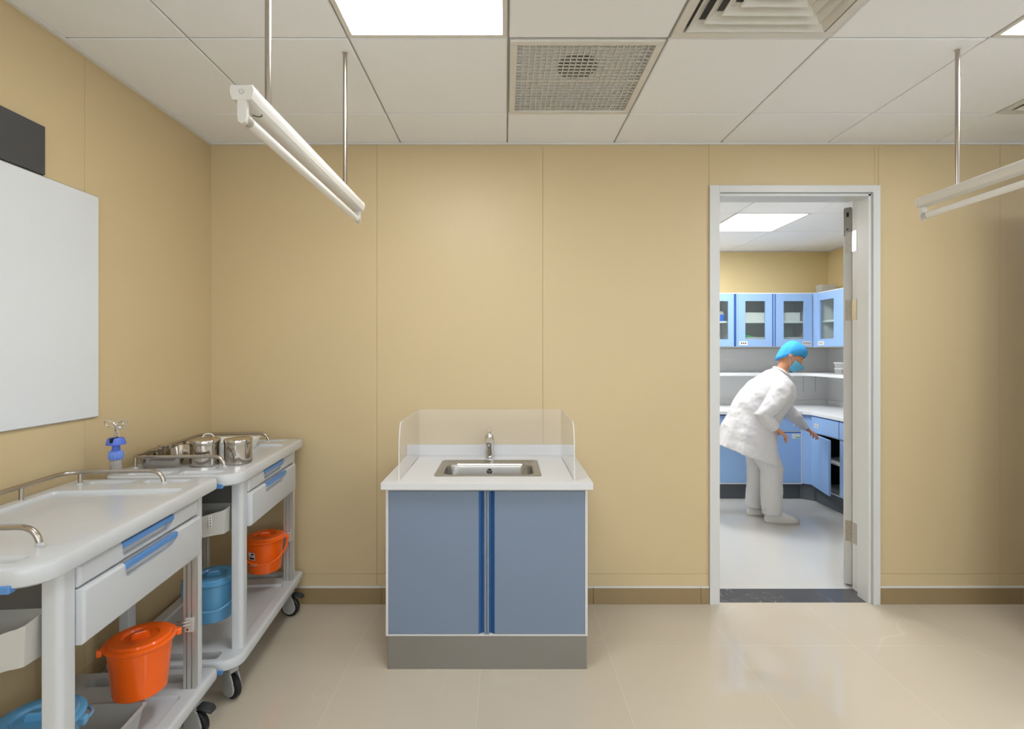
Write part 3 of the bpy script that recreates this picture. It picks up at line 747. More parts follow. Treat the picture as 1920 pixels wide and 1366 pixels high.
# lidded buckets
def bucket(loc, m, label, bail, rz=0.0, R=0.097, H=0.168, stick=False):
    r = thing('bucket', label, 'bucket', loc, rz, 'lidded waste buckets hung inside the trolleys')
    b = MB(); b.lathe([(R * 0.74, 0.0), (R * 0.79, 0.004), (R * 0.93, H * 0.9), (R * 0.99, H - 0.012), (R * 1.0, H - 0.006), (R * 0.95, H - 0.006), (R * 0.9, H * 0.88), (R * 0.75, 0.006)], n=40)
    bd = b.build('pail', m, r)
    l = MB(); l.lathe([(R * 0.97, H - 0.005), (R * 1.05, H - 0.005), (R * 1.055, H - 0.0005), (R * 1.0, H + 0.0035), (R * 0.9, H + 0.004), (R * 0.86, H + 0.0105), (R * 0.6, H + 0.014), (R * 0.54, H + 0.012), (R * 0.5, H + 0.005), (R * 0.2, H + 0.003), (0.003, H + 0.003)], n=40)
    ld = l.build('lid', m, r)
    k = MB(); k.loft([rrect(-0.026 * s, 0.026 * s, -0.008 * s2, 0.008 * s2, H + z, 0.0045) for s, s2, z in ((1, 1, 0.003), (0.95, 0.8, 0.014), (0.85, 0.9, 0.021), (0.6, 0.8, 0.0235))])
    k.build('lid_knob', m, ld)
    ears = MB()
    for s in (-1, 1):
        ears.box(s * R * 1.1 - 0.008, s * R * 1.1 + 0.008, -0.010, 0.010, H - 0.022, H - 0.001)
    ears.build('ear', m, bd, bevel=0.003)
    pts = []
    a0 = {'down': -1, 'back': 1}[bail]
    for i in range(25):
        t = pi * i / 24
        x = (R * 1.13) * cos(t); q = sin(t)
        if bail == 'down': pts.append((x, -R * 0.98 * q ** 0.6 - 0.012 * q, H - 0.012 - 0.092 * q))
        else: pts.append((x, R * 1.14 * q ** 0.9, H - 0.012 - 0.028 * q))
    MB().tube(pts, 0.0045, n=10).build('bail_handle', m, r)
    if stick:
        def patch(z0, z1, a0, a1, dr, n=6):
            q = MB()
            def rad(z): return R * (0.79 + 0.14 * z / (H * 0.9)) + dr
            lo = [[(rad(z) * cos(a), rad(z) * sin(a), z) for a in [a0 + (a1 - a0) * i / n for i in range(n + 1)]] for z in (z0, z1)]
            vs_ = lo[0] + lo[1]; fs_ = [(i, i + 1, n + 2 + i, n + 1 + i) for i in range(n)]
            vi = [(x * 0.985, y * 0.985, z) for x, y, z in vs_]; o_ = len(vs_)
            fs2 = [tuple(reversed([j + o_ for j in f])) for f in fs_]
            ed = list(range(n + 1)) + list(range(2 * n + 1, n, -1))
            fe = [(ed[i], ed[(i + 1) % len(ed)], ed[(i + 1) % len(ed)] + o_, ed[i] + o_) for i in range(len(ed))]
            q.add(vs_ + vi, fs_ + fs2 + fe); return q
        c = radians(-112) - rz
        s1 = patch(0.078, 0.115, c - 0.20, c + 0.26, 0.0008).build('sticker', M['label'], bd)
        patch(0.082, 0.092, c - 0.10, c + 0.22, 0.0016).build('sticker_print', M['ink'], s1)
        patch(0.104, 0.112, c + 0.02, c + 0.22, 0.0016).build('sticker_print', M['ink'], s1)
        patch(0.096, 0.0985, c - 0.14, c + 0.12, 0.0016).build('sticker_print', M['ink'], s1)
        patch(0.048, 0.063, c - 0.10, c + 0.40, 0.0008).build('sticker', M['label'], bd)
        s2 = patch(0.0535, 0.0575, c - 0.02, c + 0.32, 0.0016).build('sticker_print', M['ink'], bd)
    return r
bucket((-1.205, 1.675, 0.305), M['orange'], 'orange lidded bucket on the nearer trolley', 'back', radians(38))
bucket((-1.237, 2.61, 0.30), M['orange'], 'orange lidded bucket with stickers on the farther trolley', 'down', radians(20), stick=True)
bucket((-1.232, 2.14, 0.305), M['bluebucket'], 'blue lidded bucket behind the near leg of the farther trolley', 'down', radians(25))
bucket((-1.203, 1.30, 0.305), M['bluebucket'], 'blue lidded bucket at the bottom left corner of the picture', 'back', radians(10))
# clamp brackets holding the orange buckets
for (t, lbl) in ((TA, 'small metal bucket clamp on the far leg of the nearer trolley'), (TB, 'small metal bucket clamp on the far leg of the farther trolley')):
    p = on(t, 0.22, 0.283, 0.44)
    r = thing('bucket_clamp', lbl, 'clamp', p, t[3], 'bucket clamps on the trolley legs')
    bx('clamp_block', M['bin'], r, -0.012, 0.018, -0.014, 0.0, -0.022, 0.026, 0.002)
    w = MB()
    for dz in (0.020, 0.008): w.tube(round_path([(0.012, -0.012, dz), (-0.012, -0.03, dz), (-0.034, -0.022, dz + 0.002)], 0.008), 0.0018, n=8)
    w.build('wire_hook', M['chrome'], r)
    MB().tube([(0.0, -0.018, -0.01), (0.0, -0.012, -0.01)], 0.004, n=10).build('screw', M['steel'], r)
# translucent bin on lower shelf
c0 = on(TA, 0.02, -0.02, 0.1965)
r = thing('storage_box', 'open translucent grey box on the lower shelf of the nearer trolley', 'storage box', c0, TA[3])
m = MB(); m.loft([rrect(-0.15 , 0.15, -0.095, 0.095, 0, 0.02), rrect(-0.165, 0.165, -0.11, 0.11, 0.095, 0.02), rrect(-0.172, 0.172, -0.117, 0.117, 0.097, 0.024), rrect(-0.172, 0.172, -0.117, 0.117, 0.102, 0.024), rrect(-0.163, 0.163, -0.108, 0.108, 0.102, 0.02), rrect(-0.147, 0.147, -0.092, 0.092, 0.003, 0.018)])
m.build('box_body', M['clearbin'], r)

# ---------------- things on the farther trolley
ZB = 0.9271
r = thing('instrument_tray', 'rectangular steel instrument tray at the left of the farther trolley', 'tray', on(TB, -0.137, -0.085, ZB), TB[3])
m = MB(); m.loft([rrect(-0.074, 0.074, -0.145, 0.145, 0, 0.02), rrect(-0.083, 0.083, -0.156, 0.156, 0.042, 0.025), rrect(-0.090, 0.090, -0.163, 0.163, 0.044, 0.03), rrect(-0.090, 0.090, -0.163, 0.163, 0.046, 0.03), rrect(-0.081, 0.081, -0.154, 0.154, 0.045, 0.024), rrect(-0.072, 0.072, -0.143, 0.143, 0.0015, 0.018)])
m.build('pan', M['steel'], r)
def jar(x, y, R, H, label, z=ZB + 0.0016, lid=True):
    r = thing('steel_cup', label, 'cup', on(TB, x, y, z), TB[3])
    MB().lathe([(R * 0.94, 0), (R, 0.003), (R, H), (R * 0.94, H), (R * 0.93, 0.003)], n=28).build('cup_body', M['steel'], r)
    MB().lathe([(R * 1.02, H - 0.006), (R * 1.05, H - 0.003), (R * 1.05, H + 0.004), (R * 0.9, H + 0.006), (0.002, H + 0.0065)], n=28).build('cup_lid', M['steel'], r)
jar(-0.166, -0.135, 0.021, 0.076, 'taller lidded steel cup standing in the instrument tray')
jar(-0.196, -0.105, 0.016, 0.07, 'slimmer steel cup at the rear of the instrument tray')
def canister(p, R, H, label):
    r = thing('steel_canister', label, 'canister', p, TB[3], 'lidded steel canisters on the farther trolley')
    MB().lathe([(R * 0.9, 0), (R * 0.965, 0.004), (R * 0.975, 0.009), (R * 0.97, H - 0.02)], n=48).build('body', M['steel'], r)
    l = MB(); l.lathe([(R * 0.99, H - 0.0205), (R * 1.0, H - 0.019), (R * 1.0, H - 0.003), (R * 0.975, H), (R * 0.9, H), (R * 0.86, H - 0.002), (0.002, H - 0.002)], n=48)
    ld = l.build('lid', M['steel'], r)
    return r
canister((-1.306, 2.207, ZB), 0.060, 0.112, 'lidded steel canister on the left, behind the guard rail')
canister((-1.182, 2.245, ZB), 0.058, 0.108, 'lidded steel canister on the right, just clear of the rail end')
r = thing('plastic_tray', 'white plastic carrying tray behind the steel canisters', 'tray', on(TB, -0.045, 0.165, ZB), TB[3])
m = MB(); m.loft([rrect(-0.12, 0.12, -0.07, 0.07, 0, 0.015), rrect(-0.14, 0.14, -0.085, 0.085, 0.05, 0.02), rrect(-0.146, 0.146, -0.09, 0.09, 0.052, 0.022), rrect(-0.136, 0.136, -0.08, 0.08, 0.052, 0.018), rrect(-0.117, 0.117, -0.067, 0.067, 0.004, 0.012)])
m.build('tray_body', M['white_box'], r)
MB().tube(round_path([(-0.115, 0.0, 0.045), (-0.105, 0.0, 0.082), (-0.06, 0.0, 0.082), (-0.05, 0.0, 0.045)], 0.02), 0.0035, n=10).build('loop_handle', M['white_box'], r)
# forceps holder
hp = (-1.532, 1.995, 0.9372)
r = thing('forceps_holder', 'blue capped forceps holder at the left of the farther trolley', 'forceps holder', hp)
gl = MB(); pf = [(0.021, 0), (0.0215, 0.01), (0.019, 0.016)]
for i in range(5): pf += [(0.0185, 0.018 + i * 0.008), (0.0205, 0.021 + i * 0.008), (0.0205, 0.023 + i * 0.008), (0.0185, 0.026 + i * 0.008)]
gl.lathe(pf, n=28); gl.build('threaded_base', M['holderglass'], r)
rb = MB(); lo = []
for z, R in ((0.058, 0.019), (0.062, 0.0235), (0.078, 0.0245), (0.09, 0.022), (0.094, 0.016)):
    lo.append([((R + 0.0014 * (1 if j % 4 < 2 else -1)) * cos(2 * pi * j / 64), (R + 0.0014 * (1 if j % 4 < 2 else -1)) * sin(2 * pi * j / 64), z) for j in range(64)])
rb.loft(lo); rb.build('ribbed_collar', mat('ribbed_collar_blue', (116, 148, 226), 0.35), r)
MB().lathe([(0.0145, 0.09), (0.0135, 0.104), (0.014, 0.12)], n=24).build('neck', M['holderblue'], r)
cp = MB().lathe([(0.014, 0.1165), (0.033, 0.117), (0.0335, 0.121), (0.028, 0.139), (0.024, 0.1435), (0.015, 0.1445), (0.003, 0.1445)], n=32).build('domed_cap', M['holderblue'], r)
MB().box(0.003, 0.010, -0.036, -0.0, 0.128, 0.146).build('cap_slot', M['inside'], cp)
r = thing('forceps', 'steel ring handled forceps standing in the blue capped holder', 'forceps', hp)
for s in (-1, 1):
    sh = MB()
    sh.tube([(s * 0.004 , 0, 0.147), (s * 0.006, 0, 0.175), (s * 0.005, 0.0, 0.186)], 0.0022, n=8)
    cx, cz = s * 0.0235, 0.196
    sh.tube([(cx + 0.021 * cos(t) * 1.0, s * 0.004 * sin(t), cz + 0.0145 * sin(t) + s * 0.25 * 0.021 * cos(t)) for t in [2 * pi * i / 24 for i in range(24)]], 0.0024, n=8, close=True)
    sh.build('ring_handle', M['chrome'], r)
sh = MB()
for s in (-1, 1): sh.tube([(s * 0.011 - 0.002, 0.006, 0.147), (s * 0.004 + 0.002, 0.006, 0.186)], 0.0020, n=8)
for s in (-1, 1): sh.tube([(s * 0.0115 + 0.012 * cos(t), 0.008, 0.195 + 0.0125 * sin(t)) for t in [2 * pi * i / 20 for i in range(20)]], 0.0018, n=8, close=True)
sh.build('second_pair_handles', M['chrome'], r)
# ================================================================ SINK UNIT
SX0, SX1, SY0 = -0.533, 0.369, 2.262
SC_ = (SX0 + SX1) / 2
r = thing('sink_cabinet', 'pale framed sink cabinet with two blue doors and a steel kick plate', 'cabinet', (SC_, SY0, 0))
W = (SX1 - SX0) / 2
bd = MB(); t_ = 0.012
bd.box(-W, -W + t_, 0, 0.585, 0.150, 0.809).box(W - t_, W, 0, 0.585, 0.150, 0.809).box(-W + t_, W - t_, 0, 0.585, 0.150, 0.158).box(-W + t_, W - t_, 0, 0.02, 0.7985, 0.809).box(-W + t_, W - t_, 0.57, 0.585, 0.158, 0.7985)
bd.box(-0.009, 0.009, 0.018, 0.03, 0.158, 0.7985)
bd.build('carcass', M['cabframe'], r, bevel=0.001)
bx('kick_plate', M['kick'], r, -W + 0.008, W - 0.004, 0.004, 0.575, 0, 0.149, 0.0015)
for s in (-1, 1):
    a, b = s * (W - t_ - 0.001), s * 0.036
    d = bx('door', M['cabdoor'], r, min(a, b), max(a, b), 0.0, 0.018, 0.1595, 0.797, 0.0008)
    d['label'] = ('left' if s < 0 else 'right') + ' blue door'
    # V shaped finger grip along the meeting edge
    pr = [(s * 0.0362, 0.0), (s * 0.0362, 0.018), (s * 0.0015, 0.018), (s * 0.0015, 0.0005), (s * 0.0105, 0.0005), (s * 0.0125, 0.0142), (s * 0.018, 0.0145), (s * 0.0345, 0.0)]
    MB().prism(pr, 'z', 0.1595, 0.797).build('edge_grip', M['cabedge'], d)
    bx('edge_strip', M['cabdoor'], d, min(s * 0.0015, s * 0.0105), max(s * 0.0015, s * 0.0105), -0.0015, 0.0004, 0.1575, 0.797)
CT = MB().box(-0.549, 0.389, 2.2335, 2.855, 0.810, 0.840).build('countertop', M['counter'], None)
cut(CT, [MB().loft([rrect(-0.318, 0.158, 2.364, 2.686, z, 0.03) for z in (0.79, 0.86)])])
b = CT.modifiers.new('bevel', 'BEVEL'); b.width = 0.0018; b.segments = 2; b.limit_method = 'ANGLE'; b.angle_limit = 0.9
tag(CT, 'white countertop with a low upstand on the sink cabinet', 'countertop')
bx('upstand', M['counter'], CT, -0.549, 0.389, 2.838, 2.8555, 0.8402, 0.898, 0.001)
# basin
r = thing('sink_basin', 'rectangular stainless steel sink basin set into the white countertop', 'sink', (-0.0805, 2.525, 0.84))
m = MB()
def L(x, y0, y1, z, q): return rrect(-x, x, y0, y1, z, q, 8)
m.loft([L(0.2515, -0.175, 0.175, 0.0005, 0.02), L(0.2515, -0.175, 0.175, 0.003, 0.02), L(0.246, -0.170, 0.170, 0.0045, 0.018), L(0.236, -0.160, 0.158, 0.0042, 0.02), L(0.232, -0.156, 0.153, 0.0015, 0.03),
        L(0.222, -0.147, 0.098, 0.0015, 0.055), L(0.2165, -0.142, 0.092, -0.004, 0.056), L(0.214, -0.139, 0.088, -0.02, 0.057), L(0.209, -0.134, 0.083, -0.12, 0.058), L(0.19, -0.115, 0.065, -0.15, 0.055), L(0.03, -0.04, 0.01, -0.155, 0.02)], False, True)
m.build('bowl', M['steel_brushed'], r)
ov = MB().tube([(0.0, 0.0865, -0.036), (0, 0.081, -0.036)], 0.0155, n=24).build('overflow', M['chrome'], r)
for a in (90, 210, 330):
    pts = [(0, 0)] + [(0.0108 * cos(radians(a + q)), 0.0108 * sin(radians(a + q))) for q in (-44, -22, 0, 22, 44)]
    pts = [(u + 0.0022 * cos(radians(a)), v + 0.0022 * sin(radians(a)) - 0.036) for u, v in pts]
    MB().prism(pts, 'y', 0.0795, 0.0815).build('overflow_slot', M['black'], ov)
MB().lathe([(0.03, -0.1548), (0.03, -0.153), (0.022, -0.152), (0.002, -0.1535)], (0, -0.015, 0), 24).build('drain', M['chrome'], r)
# faucet
r = thing('faucet', 'short chrome faucet behind the sink basin', 'faucet', (-0.085, 2.755, 0.84))
m = MB(); lo = []
for z, y, a, bq in ((0, 0, 0.0275, 0.024), (0.004, 0, 0.0275, 0.024), (0.03, 0, 0.0262, 0.022), (0.07, -0.001, 0.0255, 0.021), (0.10, -0.002, 0.0252, 0.0215), (0.118, -0.004, 0.024, 0.022), (0.130, -0.006, 0.019, 0.019), (0.1365, -0.008, 0.011, 0.012), (0.1385, -0.008, 0.003, 0.004)):
    lo.append([(a * cos(2 * pi * j / 32), y + bq * sin(2 * pi * j / 32), z) for j in range(32)])
m.loft(lo); m.build('faucet_body', M['chrome'], r)
m = MB(); m.rings([(0, 0.0, 0.112), (-0.001, -0.03, 0.110), (-0.002, -0.07, 0.103), (-0.002, -0.105, 0.094)], [(0.016, 0.013), (0.0155, 0.012), (0.014, 0.011), (0.0125, 0.0105)], ref=(1, 0, 0)); sp_ = m.build('spout', M['chrome'], r)
MB().tube([(-0.002, -0.098, 0.092), (-0.002, -0.101, 0.080)], 0.0095, n=20).build('aerator', M['kick'], sp_)
m = MB(); m.rings([(0, 0.012, 0.134), (0, 0.035, 0.15), (0, 0.065, 0.158)], [(0.010, 0.004), (0.009, 0.0035), (0.007, 0.003)], ref=(1, 0, 0)); m.build('lever', M['chrome'], r)
# acrylic guard
r = thing('splash_guard', 'clear acrylic three sided splash guard around the sink', 'splash guard', (-0.0825, 2.27, 0.84))
GW = 0.3955
prof = [(0, 0), (0.53, 0), (0.53, 0.26), (0.065, 0.26), (0.045, 0.256), (0.028, 0.243), (0.006, 0.19), (0, 0.165)]
for s in (-1, 1):
    a, b_ = sorted((s * (GW - 0.005), s * GW))
    sp_ = MB().prism(prof, 'x', a, b_).build('side_sheet', M['acrylic'], r)
    e = MB()
    path = [prof[0]] + list(reversed(prof[2:]))
    for (u0, v0), (u1, v1) in zip(path[:-1], path[1:]):
        d = Vector((u1 - u0, v1 - v0)).normalized(); nrm = Vector((-d.y, d.x)) * 0.0007
        e.prism([(u0, v0), (u1, v1), (u1 + nrm.x, v1 + nrm.y), (u0 + nrm.x, v0 + nrm.y)], 'x', a, b_)
    e.build('polished_edge', M['acrylic_edge'], sp_)
bk = MB().box(-GW + 0.0052, GW - 0.0052, 0.525, 0.530, 0, 0.26).build('back_sheet', M['acrylic'], r)
MB().box(-GW + 0.0052, GW - 0.0052, 0.525, 0.530, 0.2601, 0.2608).build('polished_edge', M['acrylic_edge'], bk)

# ================================================================ ROOM BEYOND THE DOORWAY
BF, RF = 4.87, 2.92                      # faces of the back run and of the side run
def marks(mb, fx, z, w, rows, cols, plane, at, s=0.006):
    for i in range(rows):
        for j in range(cols):
            u = fx + (j - (cols - 1) / 2) * w; v = z + ((rows - 1) / 2 - i) * 0.013
            if plane == 'y': mb.box(u - s * .45, u + s * .45, at, at + 0.0006, v - s * .5, v + s * .5)
            else: mb.box(at, at + 0.0006, u - s * .45, u + s * .45, v - s * .5, v + s * .5)

def base_unit(x0, x1, label, labs):
    r = thing('base_cabinet', label, 'cabinet', ((x0 + x1) / 2, BF, 0), 0, 'blue base cabinets beyond the doorway')
    w = (x1 - x0) / 2; c = MB()
    c.box(-w, w, 0.012, 0.57, 0.155, 0.818); c.box(-w, -w + 0.006, -0.008, 0.012, 0.155, 0.818).box(w - 0.010, w, -0.008, 0.012, 0.155, 0.818).box(-w, w, -0.008, 0.012, 0.149, 0.158).box(-w, w, -0.006, 0.012, 0.650, 0.658)
    c.build('carcass', M['farwhite'], r)
    bx('kick_plate', M['farkick'], r, -w, w, 0.03, 0.5, 0, 0.1485)
    for i in range(2):
        a = -w + 0.007 + i * (w - 0.004); b = a + w - 0.012
        dr = bx('drawer', M['fardoor'], r, a, b, -0.008, 0.0115, 0.660, 0.806, 0.001)
        bx('top_grip', M['fardeep'], dr, a, b, -0.006, 0.0115, 0.8065, 0.817)
        dd = bx('door', M['fardoor'], r, a, b, -0.008, 0.0115, 0.1605, 0.638, 0.001)
        bx('top_grip', M['fardeep'], dd, a, b, -0.004, 0.0115, 0.6385, 0.649)
        lx = a + 0.045 if i == 0 else b - 0.05
        if labs[i]:
            l = bx('label', M['label'], dr, lx - 0.026, lx + 0.026, -0.0098, -0.008, 0.708, 0.742)
            mk = MB(); marks(mk, lx, 0.725, 0.014, 1, 3, 'y', -0.0105, 0.009); mk.build('print', M['ink'], dr)
            l2 = bx('label', M['label'], dd, lx - 0.040, lx + 0.040, -0.0098, -0.008, 0.585, 0.632)
            bx('label_band', M['green'], dd, lx - 0.005, lx + 0.038, -0.0104, -0.0098, 0.594, 0.602) if i else None
    return r
base_unit(2.05, 2.85, 'blue two door base cabinet under the far worktop behind the person', (True, True))
base_unit(1.24, 2.04, 'blue two door base cabinet hidden left of the doorway', (False, False))
# corner post
cf = MB(); cf.loft([[(2.852, BF - 0.004, z), (2.916, 4.815, z), (2.945, 4.83, z), (2.87, BF + 0.02, z)] for z in (0.155, 0.818)])
o = cf.build('corner_post', M['fardoor'], None); tag(o, 'narrow blue filler post where the two rows of base cabinets meet', 'filler post')
kf = MB(); kf.loft([[(2.851, BF + 0.03, z), (2.948, 4.81, z), (2.96, 4.86, z), (2.87, BF + 0.06, z)] for z in (0, 0.1485)]); kf.build('kick_plate', M['farkick'], o)
# side run with an open door
r = thing('base_cabinet', 'blue base cabinet on the right with its door pulled open', 'cabinet', (RF, 4.81, 0), 0, 'blue base cabinets beyond the doorway')
c = MB(); D = 0.552; N = -0.81
c.box(0.0, D, -0.010, 0.0, 0.155, 0.818).box(0, D, N, N + 0.012, 0.155, 0.818).box(0.0, D, -0.41, -0.394, 0.155, 0.655).box(0, D, N + 0.012, -0.01, 0.149, 0.160).box(0, D, N + 0.012, -0.01, 0.648, 0.657).box(0.02, D - 0.02, N + 0.012, -0.01, 0.41, 0.422).box(D - 0.01, D, N + .012, -0.01, 0.16, 0.648)
c.build('carcass', M['farwhite'], r)
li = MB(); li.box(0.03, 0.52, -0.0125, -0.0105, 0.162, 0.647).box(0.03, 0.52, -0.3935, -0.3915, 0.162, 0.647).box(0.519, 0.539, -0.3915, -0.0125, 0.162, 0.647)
li.build('interior_shade', M['inside'], r, smooth=0)  # near-black sheets paint in the shade of the open compartment
bx('kick_plate', M['farkick'], r, 0.03, 0.5, N, 0.0, 0, 0.1485)
for a, b in ((-0.400, -0.012), (N + 0.008, -0.410)):
    dr = bx('drawer', M['fardoor'], r, -0.018, -0.001, a, b, 0.660, 0.806, 0.001)
    bx('top_grip', M['fardeep'], dr, -0.015, -0.001, a, b, 0.8065, 0.817)
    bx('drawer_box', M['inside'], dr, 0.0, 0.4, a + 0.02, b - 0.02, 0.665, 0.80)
    if b > -0.1:
        l = bx('label', M['label'], dr, -0.0198, -0.018, b - 0.105, b - 0.045, 0.708, 0.746)
        mk = MB(); marks(mk, b - 0.075, 0.727, 0.013, 2, 3, 'x', -0.0205, 0.007); mk.build('print', M['ink'], dr)
dd = bx('door', M['fardoor'], r, -0.018, -0.001, N + 0.008, -0.415, 0.1605, 0.646, 0.001)
bpy.context.view_layer.update()
od = MB().box(-0.018, 0.0, -0.392, 0.0, 0.1605, 0.646).build('door', M['fardoor'], r, bevel=0.001)
od.location = (-0.002, -0.008, 0); od.rotation_euler = (0, 0, -radians(11.5)); od['label'] = 'blue door standing ajar'
MB().box(-0.017, -0.001, -0.396, -0.3925, 0.1605, 0.646).build('door_edge', M['fardoor'], od)
# worktop with chamfered inner corner
poly = [(1.24, 4.845), (2.845, 4.845), (2.895, 4.80), (2.895, 3.95), (FX1 - 0.001, 3.95), (FX1 - 0.001, FY1 - 0.001), (1.24, FY1 - 0.001)]
wt = MB().prism(poly, 'z', 0.8185, 0.850).build('worktop', M['farwhite'], None, bevel=0.002)
tag(wt, 'white L-shaped worktop along the far room walls', 'worktop')
bx('upstand', M['farwhite'], wt, 1.24, FX1 - 0.012, FY1 - 0.014, FY1 - 0.001, 0.8505, 0.90)
bx('upstand', M['farwhite'], wt, FX1 - 0.014, FX1 - 0.001, 3.95, FY1 - 0.0145, 0.8505, 0.90)
# pale panels behind the shelf
sb = MB().box(1.24, FX1 - 0.009, FY1 - 0.008, FY1 - 0.001, 0.902, 1.455).build('trim_5', M['fargrey'], None)
struct(sb, 'pale grey panel on the back wall between far worktop and wall cabinets', 'wall panel')
sb = MB().box(FX1 - 0.008, FX1 - 0.001, 3.95, FY1 - 0.001, 0.902, 1.455).build('trim_6', M['fargrey'], None)
struct(sb, 'pale grey panel on the side wall beside the small white boxes', 'wall panel')
# shelf
poly = [(1.24, 5.15), (2.98, 5.15), (3.04, 5.135), (3.09, 5.10), (3.115, 5.05), (3.118, 3.95), (FX1 - 0.010, 3.95), (FX1 - 0.010, FY1 - 0.010), (1.24, FY1 - 0.010)]
sh = MB().prism(poly, 'z', 1.172, 1.200).build('wall_shelf', M['farwhite'], None, bevel=0.002)
tag(sh, 'white L-shaped shelf halfway between far worktop and wall cabinets', 'shelf')
def bracket(px_, py_, along):
    pts = [(0, 1.171), (-0.26, 1.171), (-0.26, 1.160)] + [(-0.26 + 0.25 * sin(t), 1.160 - 0.085 * (1 - cos(t))) for t in [pi / 2 * i / 8 for i in range(1, 9)]] + [(0, 1.06)]
    q = MB()
    if along == 'y': q.prism([(py_ + u, v) for u, v in pts], 'x', px_ - 0.006, px_ + 0.006)
    else: q.prism([(px_ + u, v) for u, v in pts], 'y', py_ - 0.006, py_ + 0.006)
    q.build('bracket', M['farwhite'], sh)
bracket(2.95, FY1 - 0.012, 'y'); bracket(2.1, FY1 - 0.012, 'y'); bracket(FX1 - 0.012, 5.18, 'x'); bracket(FX1 - 0.012, 4.75, 'x')
rails = []
for x_ in (3.2, 3.33):
    q = MB().box(x_ - 0.012, x_ + 0.012, FY1 - 0.013, FY1 - 0.0085, 0.92, 1.17).build('slotted_upright', M['fargrey'], sh)
    z_ = MB()
    for i in range(6): z_.box(x_ - 0.003, x_ + 0.003, FY1 - 0.0142, FY1 - 0.013, 1.0 + i * 0.027, 1.010 + i * 0.027)
    z_.build('slots', M['hole'], q)

# wall cabinets
UF, UT, UB = 5.13, 2.015, 1.462
def glazed_door(parent, u0, u1, frame_at, plane, pane_u, s=1):
    """door with a glass window; plane 'y': faces -y at y=frame_at, u = x; plane 'x': faces -x, u = y"""
    z0, z1 = UB + 0.010, UT - 0.012; p0, p1 = pane_u; q0, q1 = 1.545, 1.929; th = 0.018
    def bb(mb, a, b, c, d, o0=0.0, o1=th):
        return mb.box(a, b, frame_at + o0, frame_at + o1, c, d) if plane == 'y' else mb.box(frame_at + o0, frame_at + o1, a, b, c, d)
    m_ = MB()
    bb(m_, u0, p0, z0, z1); bb(m_, p1, u1, z0, z1); bb(m_, p0, p1, z0, q0); bb(m_, p0, p1, q1, z1)
    d = m_.build('door', M['fardoor'], parent, smooth=0)
    bb(MB(), p0, p1, q0, q1, 0.008, 0.012).build('glass_pane', M['pane'], d)
    return d
def wall_unit(x0, x1, label, doors):
    r = thing('wall_cabinet', label, 'wall cabinet', ((x0 + x1) / 2, UF, 0), 0, 'glazed blue wall cabinets beyond the doorway')
    cx = (x0 + x1) / 2; w = (x1 - x0) / 2; c = MB(); g = 0.012
    c.box(-w, w, 0.0, 0.31, UT - g, UT).box(-w, w, 0.0, 0.31, UB, UB + g * 0.8).box(-w, -w + g, 0.0, 0.31, UB + g, UT - g).box(w - g, w, 0.0, 0.31, UB + g, UT - g).box(-w + g, w - g, 0.30, 0.31, UB + g, UT - g)
    c.build('carcass', M['farwhite'], r)
    MB().box(-w + g, w - g, 0.297, 0.2995, UB + g, UT - g).build('back_lining', M['inside_grey'], r, smooth=0)
    MB().box(-w + g, w - g, 0.03, 0.29, 1.712, 1.730).build('shelf', M['farwhite'], r)
    for (u0, u1, p0, p1, lx, n) in doors:
        d = glazed_door(r, u0 - cx, u1 - cx, -0.0185, 'y', (p0 - cx, p1 - cx))
        if lx is not None:
            bx('label', M['label'], d, lx - cx - 0.042, lx - cx + 0.042, -0.0205, -0.0187, 1.484, 1.524)
            mk = MB(); marks(mk, lx - cx, 1.504, 0.02, n, 3 if n == 1 else 4, 'y', -0.0212, 0.013 if n == 1 else 0.010); mk.build('print', M['ink'], d)
    for gx in {dd_[0] for dd_ in doors[1:]}:
        pass
    return r
u1 = wall_unit(2.335, 3.112, 'glazed blue wall cabinet with two doors, holding white perforated baskets',
               [(2.352, 2.696, 2.424, 2.627, 2.405, 1), (2.733, 3.098, 2.811, 3.016, 3.045, 2)])
bx('grip_strip', M['fardeep'], u1, 2.6985 - 2.7235, 2.7305 - 2.7235, -0.012, -0.001, UB + 0.01, UT - 0.012)
bx('grip_rib', M['fardoor'], u1, 2.709 - 2.7235, 2.7195 - 2.7235, -0.0185, -0.0125, UB + 0.01, UT - 0.012)
u2 = wall_unit(1.557, 2.333, 'glazed blue wall cabinet holding a bright blue box, cut off by the door frame',
               [(1.572, 1.935, 1.65, 1.86, None, 1), (1.968, 2.308, 2.05, 2.252, None, 1)])
bx('grip_strip', M['fardeep'], u2, 2.3105 - 1.945, 2.332 - 1.945, -0.012, -0.001, UB + 0.01, UT - 0.012)
bx('grip_strip', M['fardoor'], u1, 2.336 - 2.7235, 2.3505 - 2.7235, -0.014, -0.001, UB + 0.01, UT - 0.012)
# side wall cabinet
r = thing('wall_cabinet', 'glazed blue wall cabinet on the right-hand wall, seen at a slant', 'wall cabinet', (3.148, 4.7, 0), 0, 'glazed blue wall cabinets beyond the doorway')
c = MB(); g = 0.012; y0_, y1_ = -0.42, 0.395; dp = 0.322
c.box(0, dp, y0_, y1_, UT - g, UT).box(0, dp, y0_, y1_, UB, UB + g * 0.8).box(0, dp, y0_, y0_ + g, UB + g, UT - g).box(0, dp, y1_ - g, y1_, UB + g, UT - g).box(dp - 0.01, dp, y0_ + g, y1_ - g, UB + g, UT - g)
c.build('carcass', M['farwhite'], r)
MB().box(0.03, 0.30, y0_ + g, y1_ - g, 1.712, 1.730).build('shelf', M['farwhite'], r)
d = glazed_door(r, -0.012, 0.385, -0.0185, 'x', (0.125, 0.34)); d2 = glazed_door(r, -0.41, -0.022, -0.0185, 'x', (-0.33, -0.12))
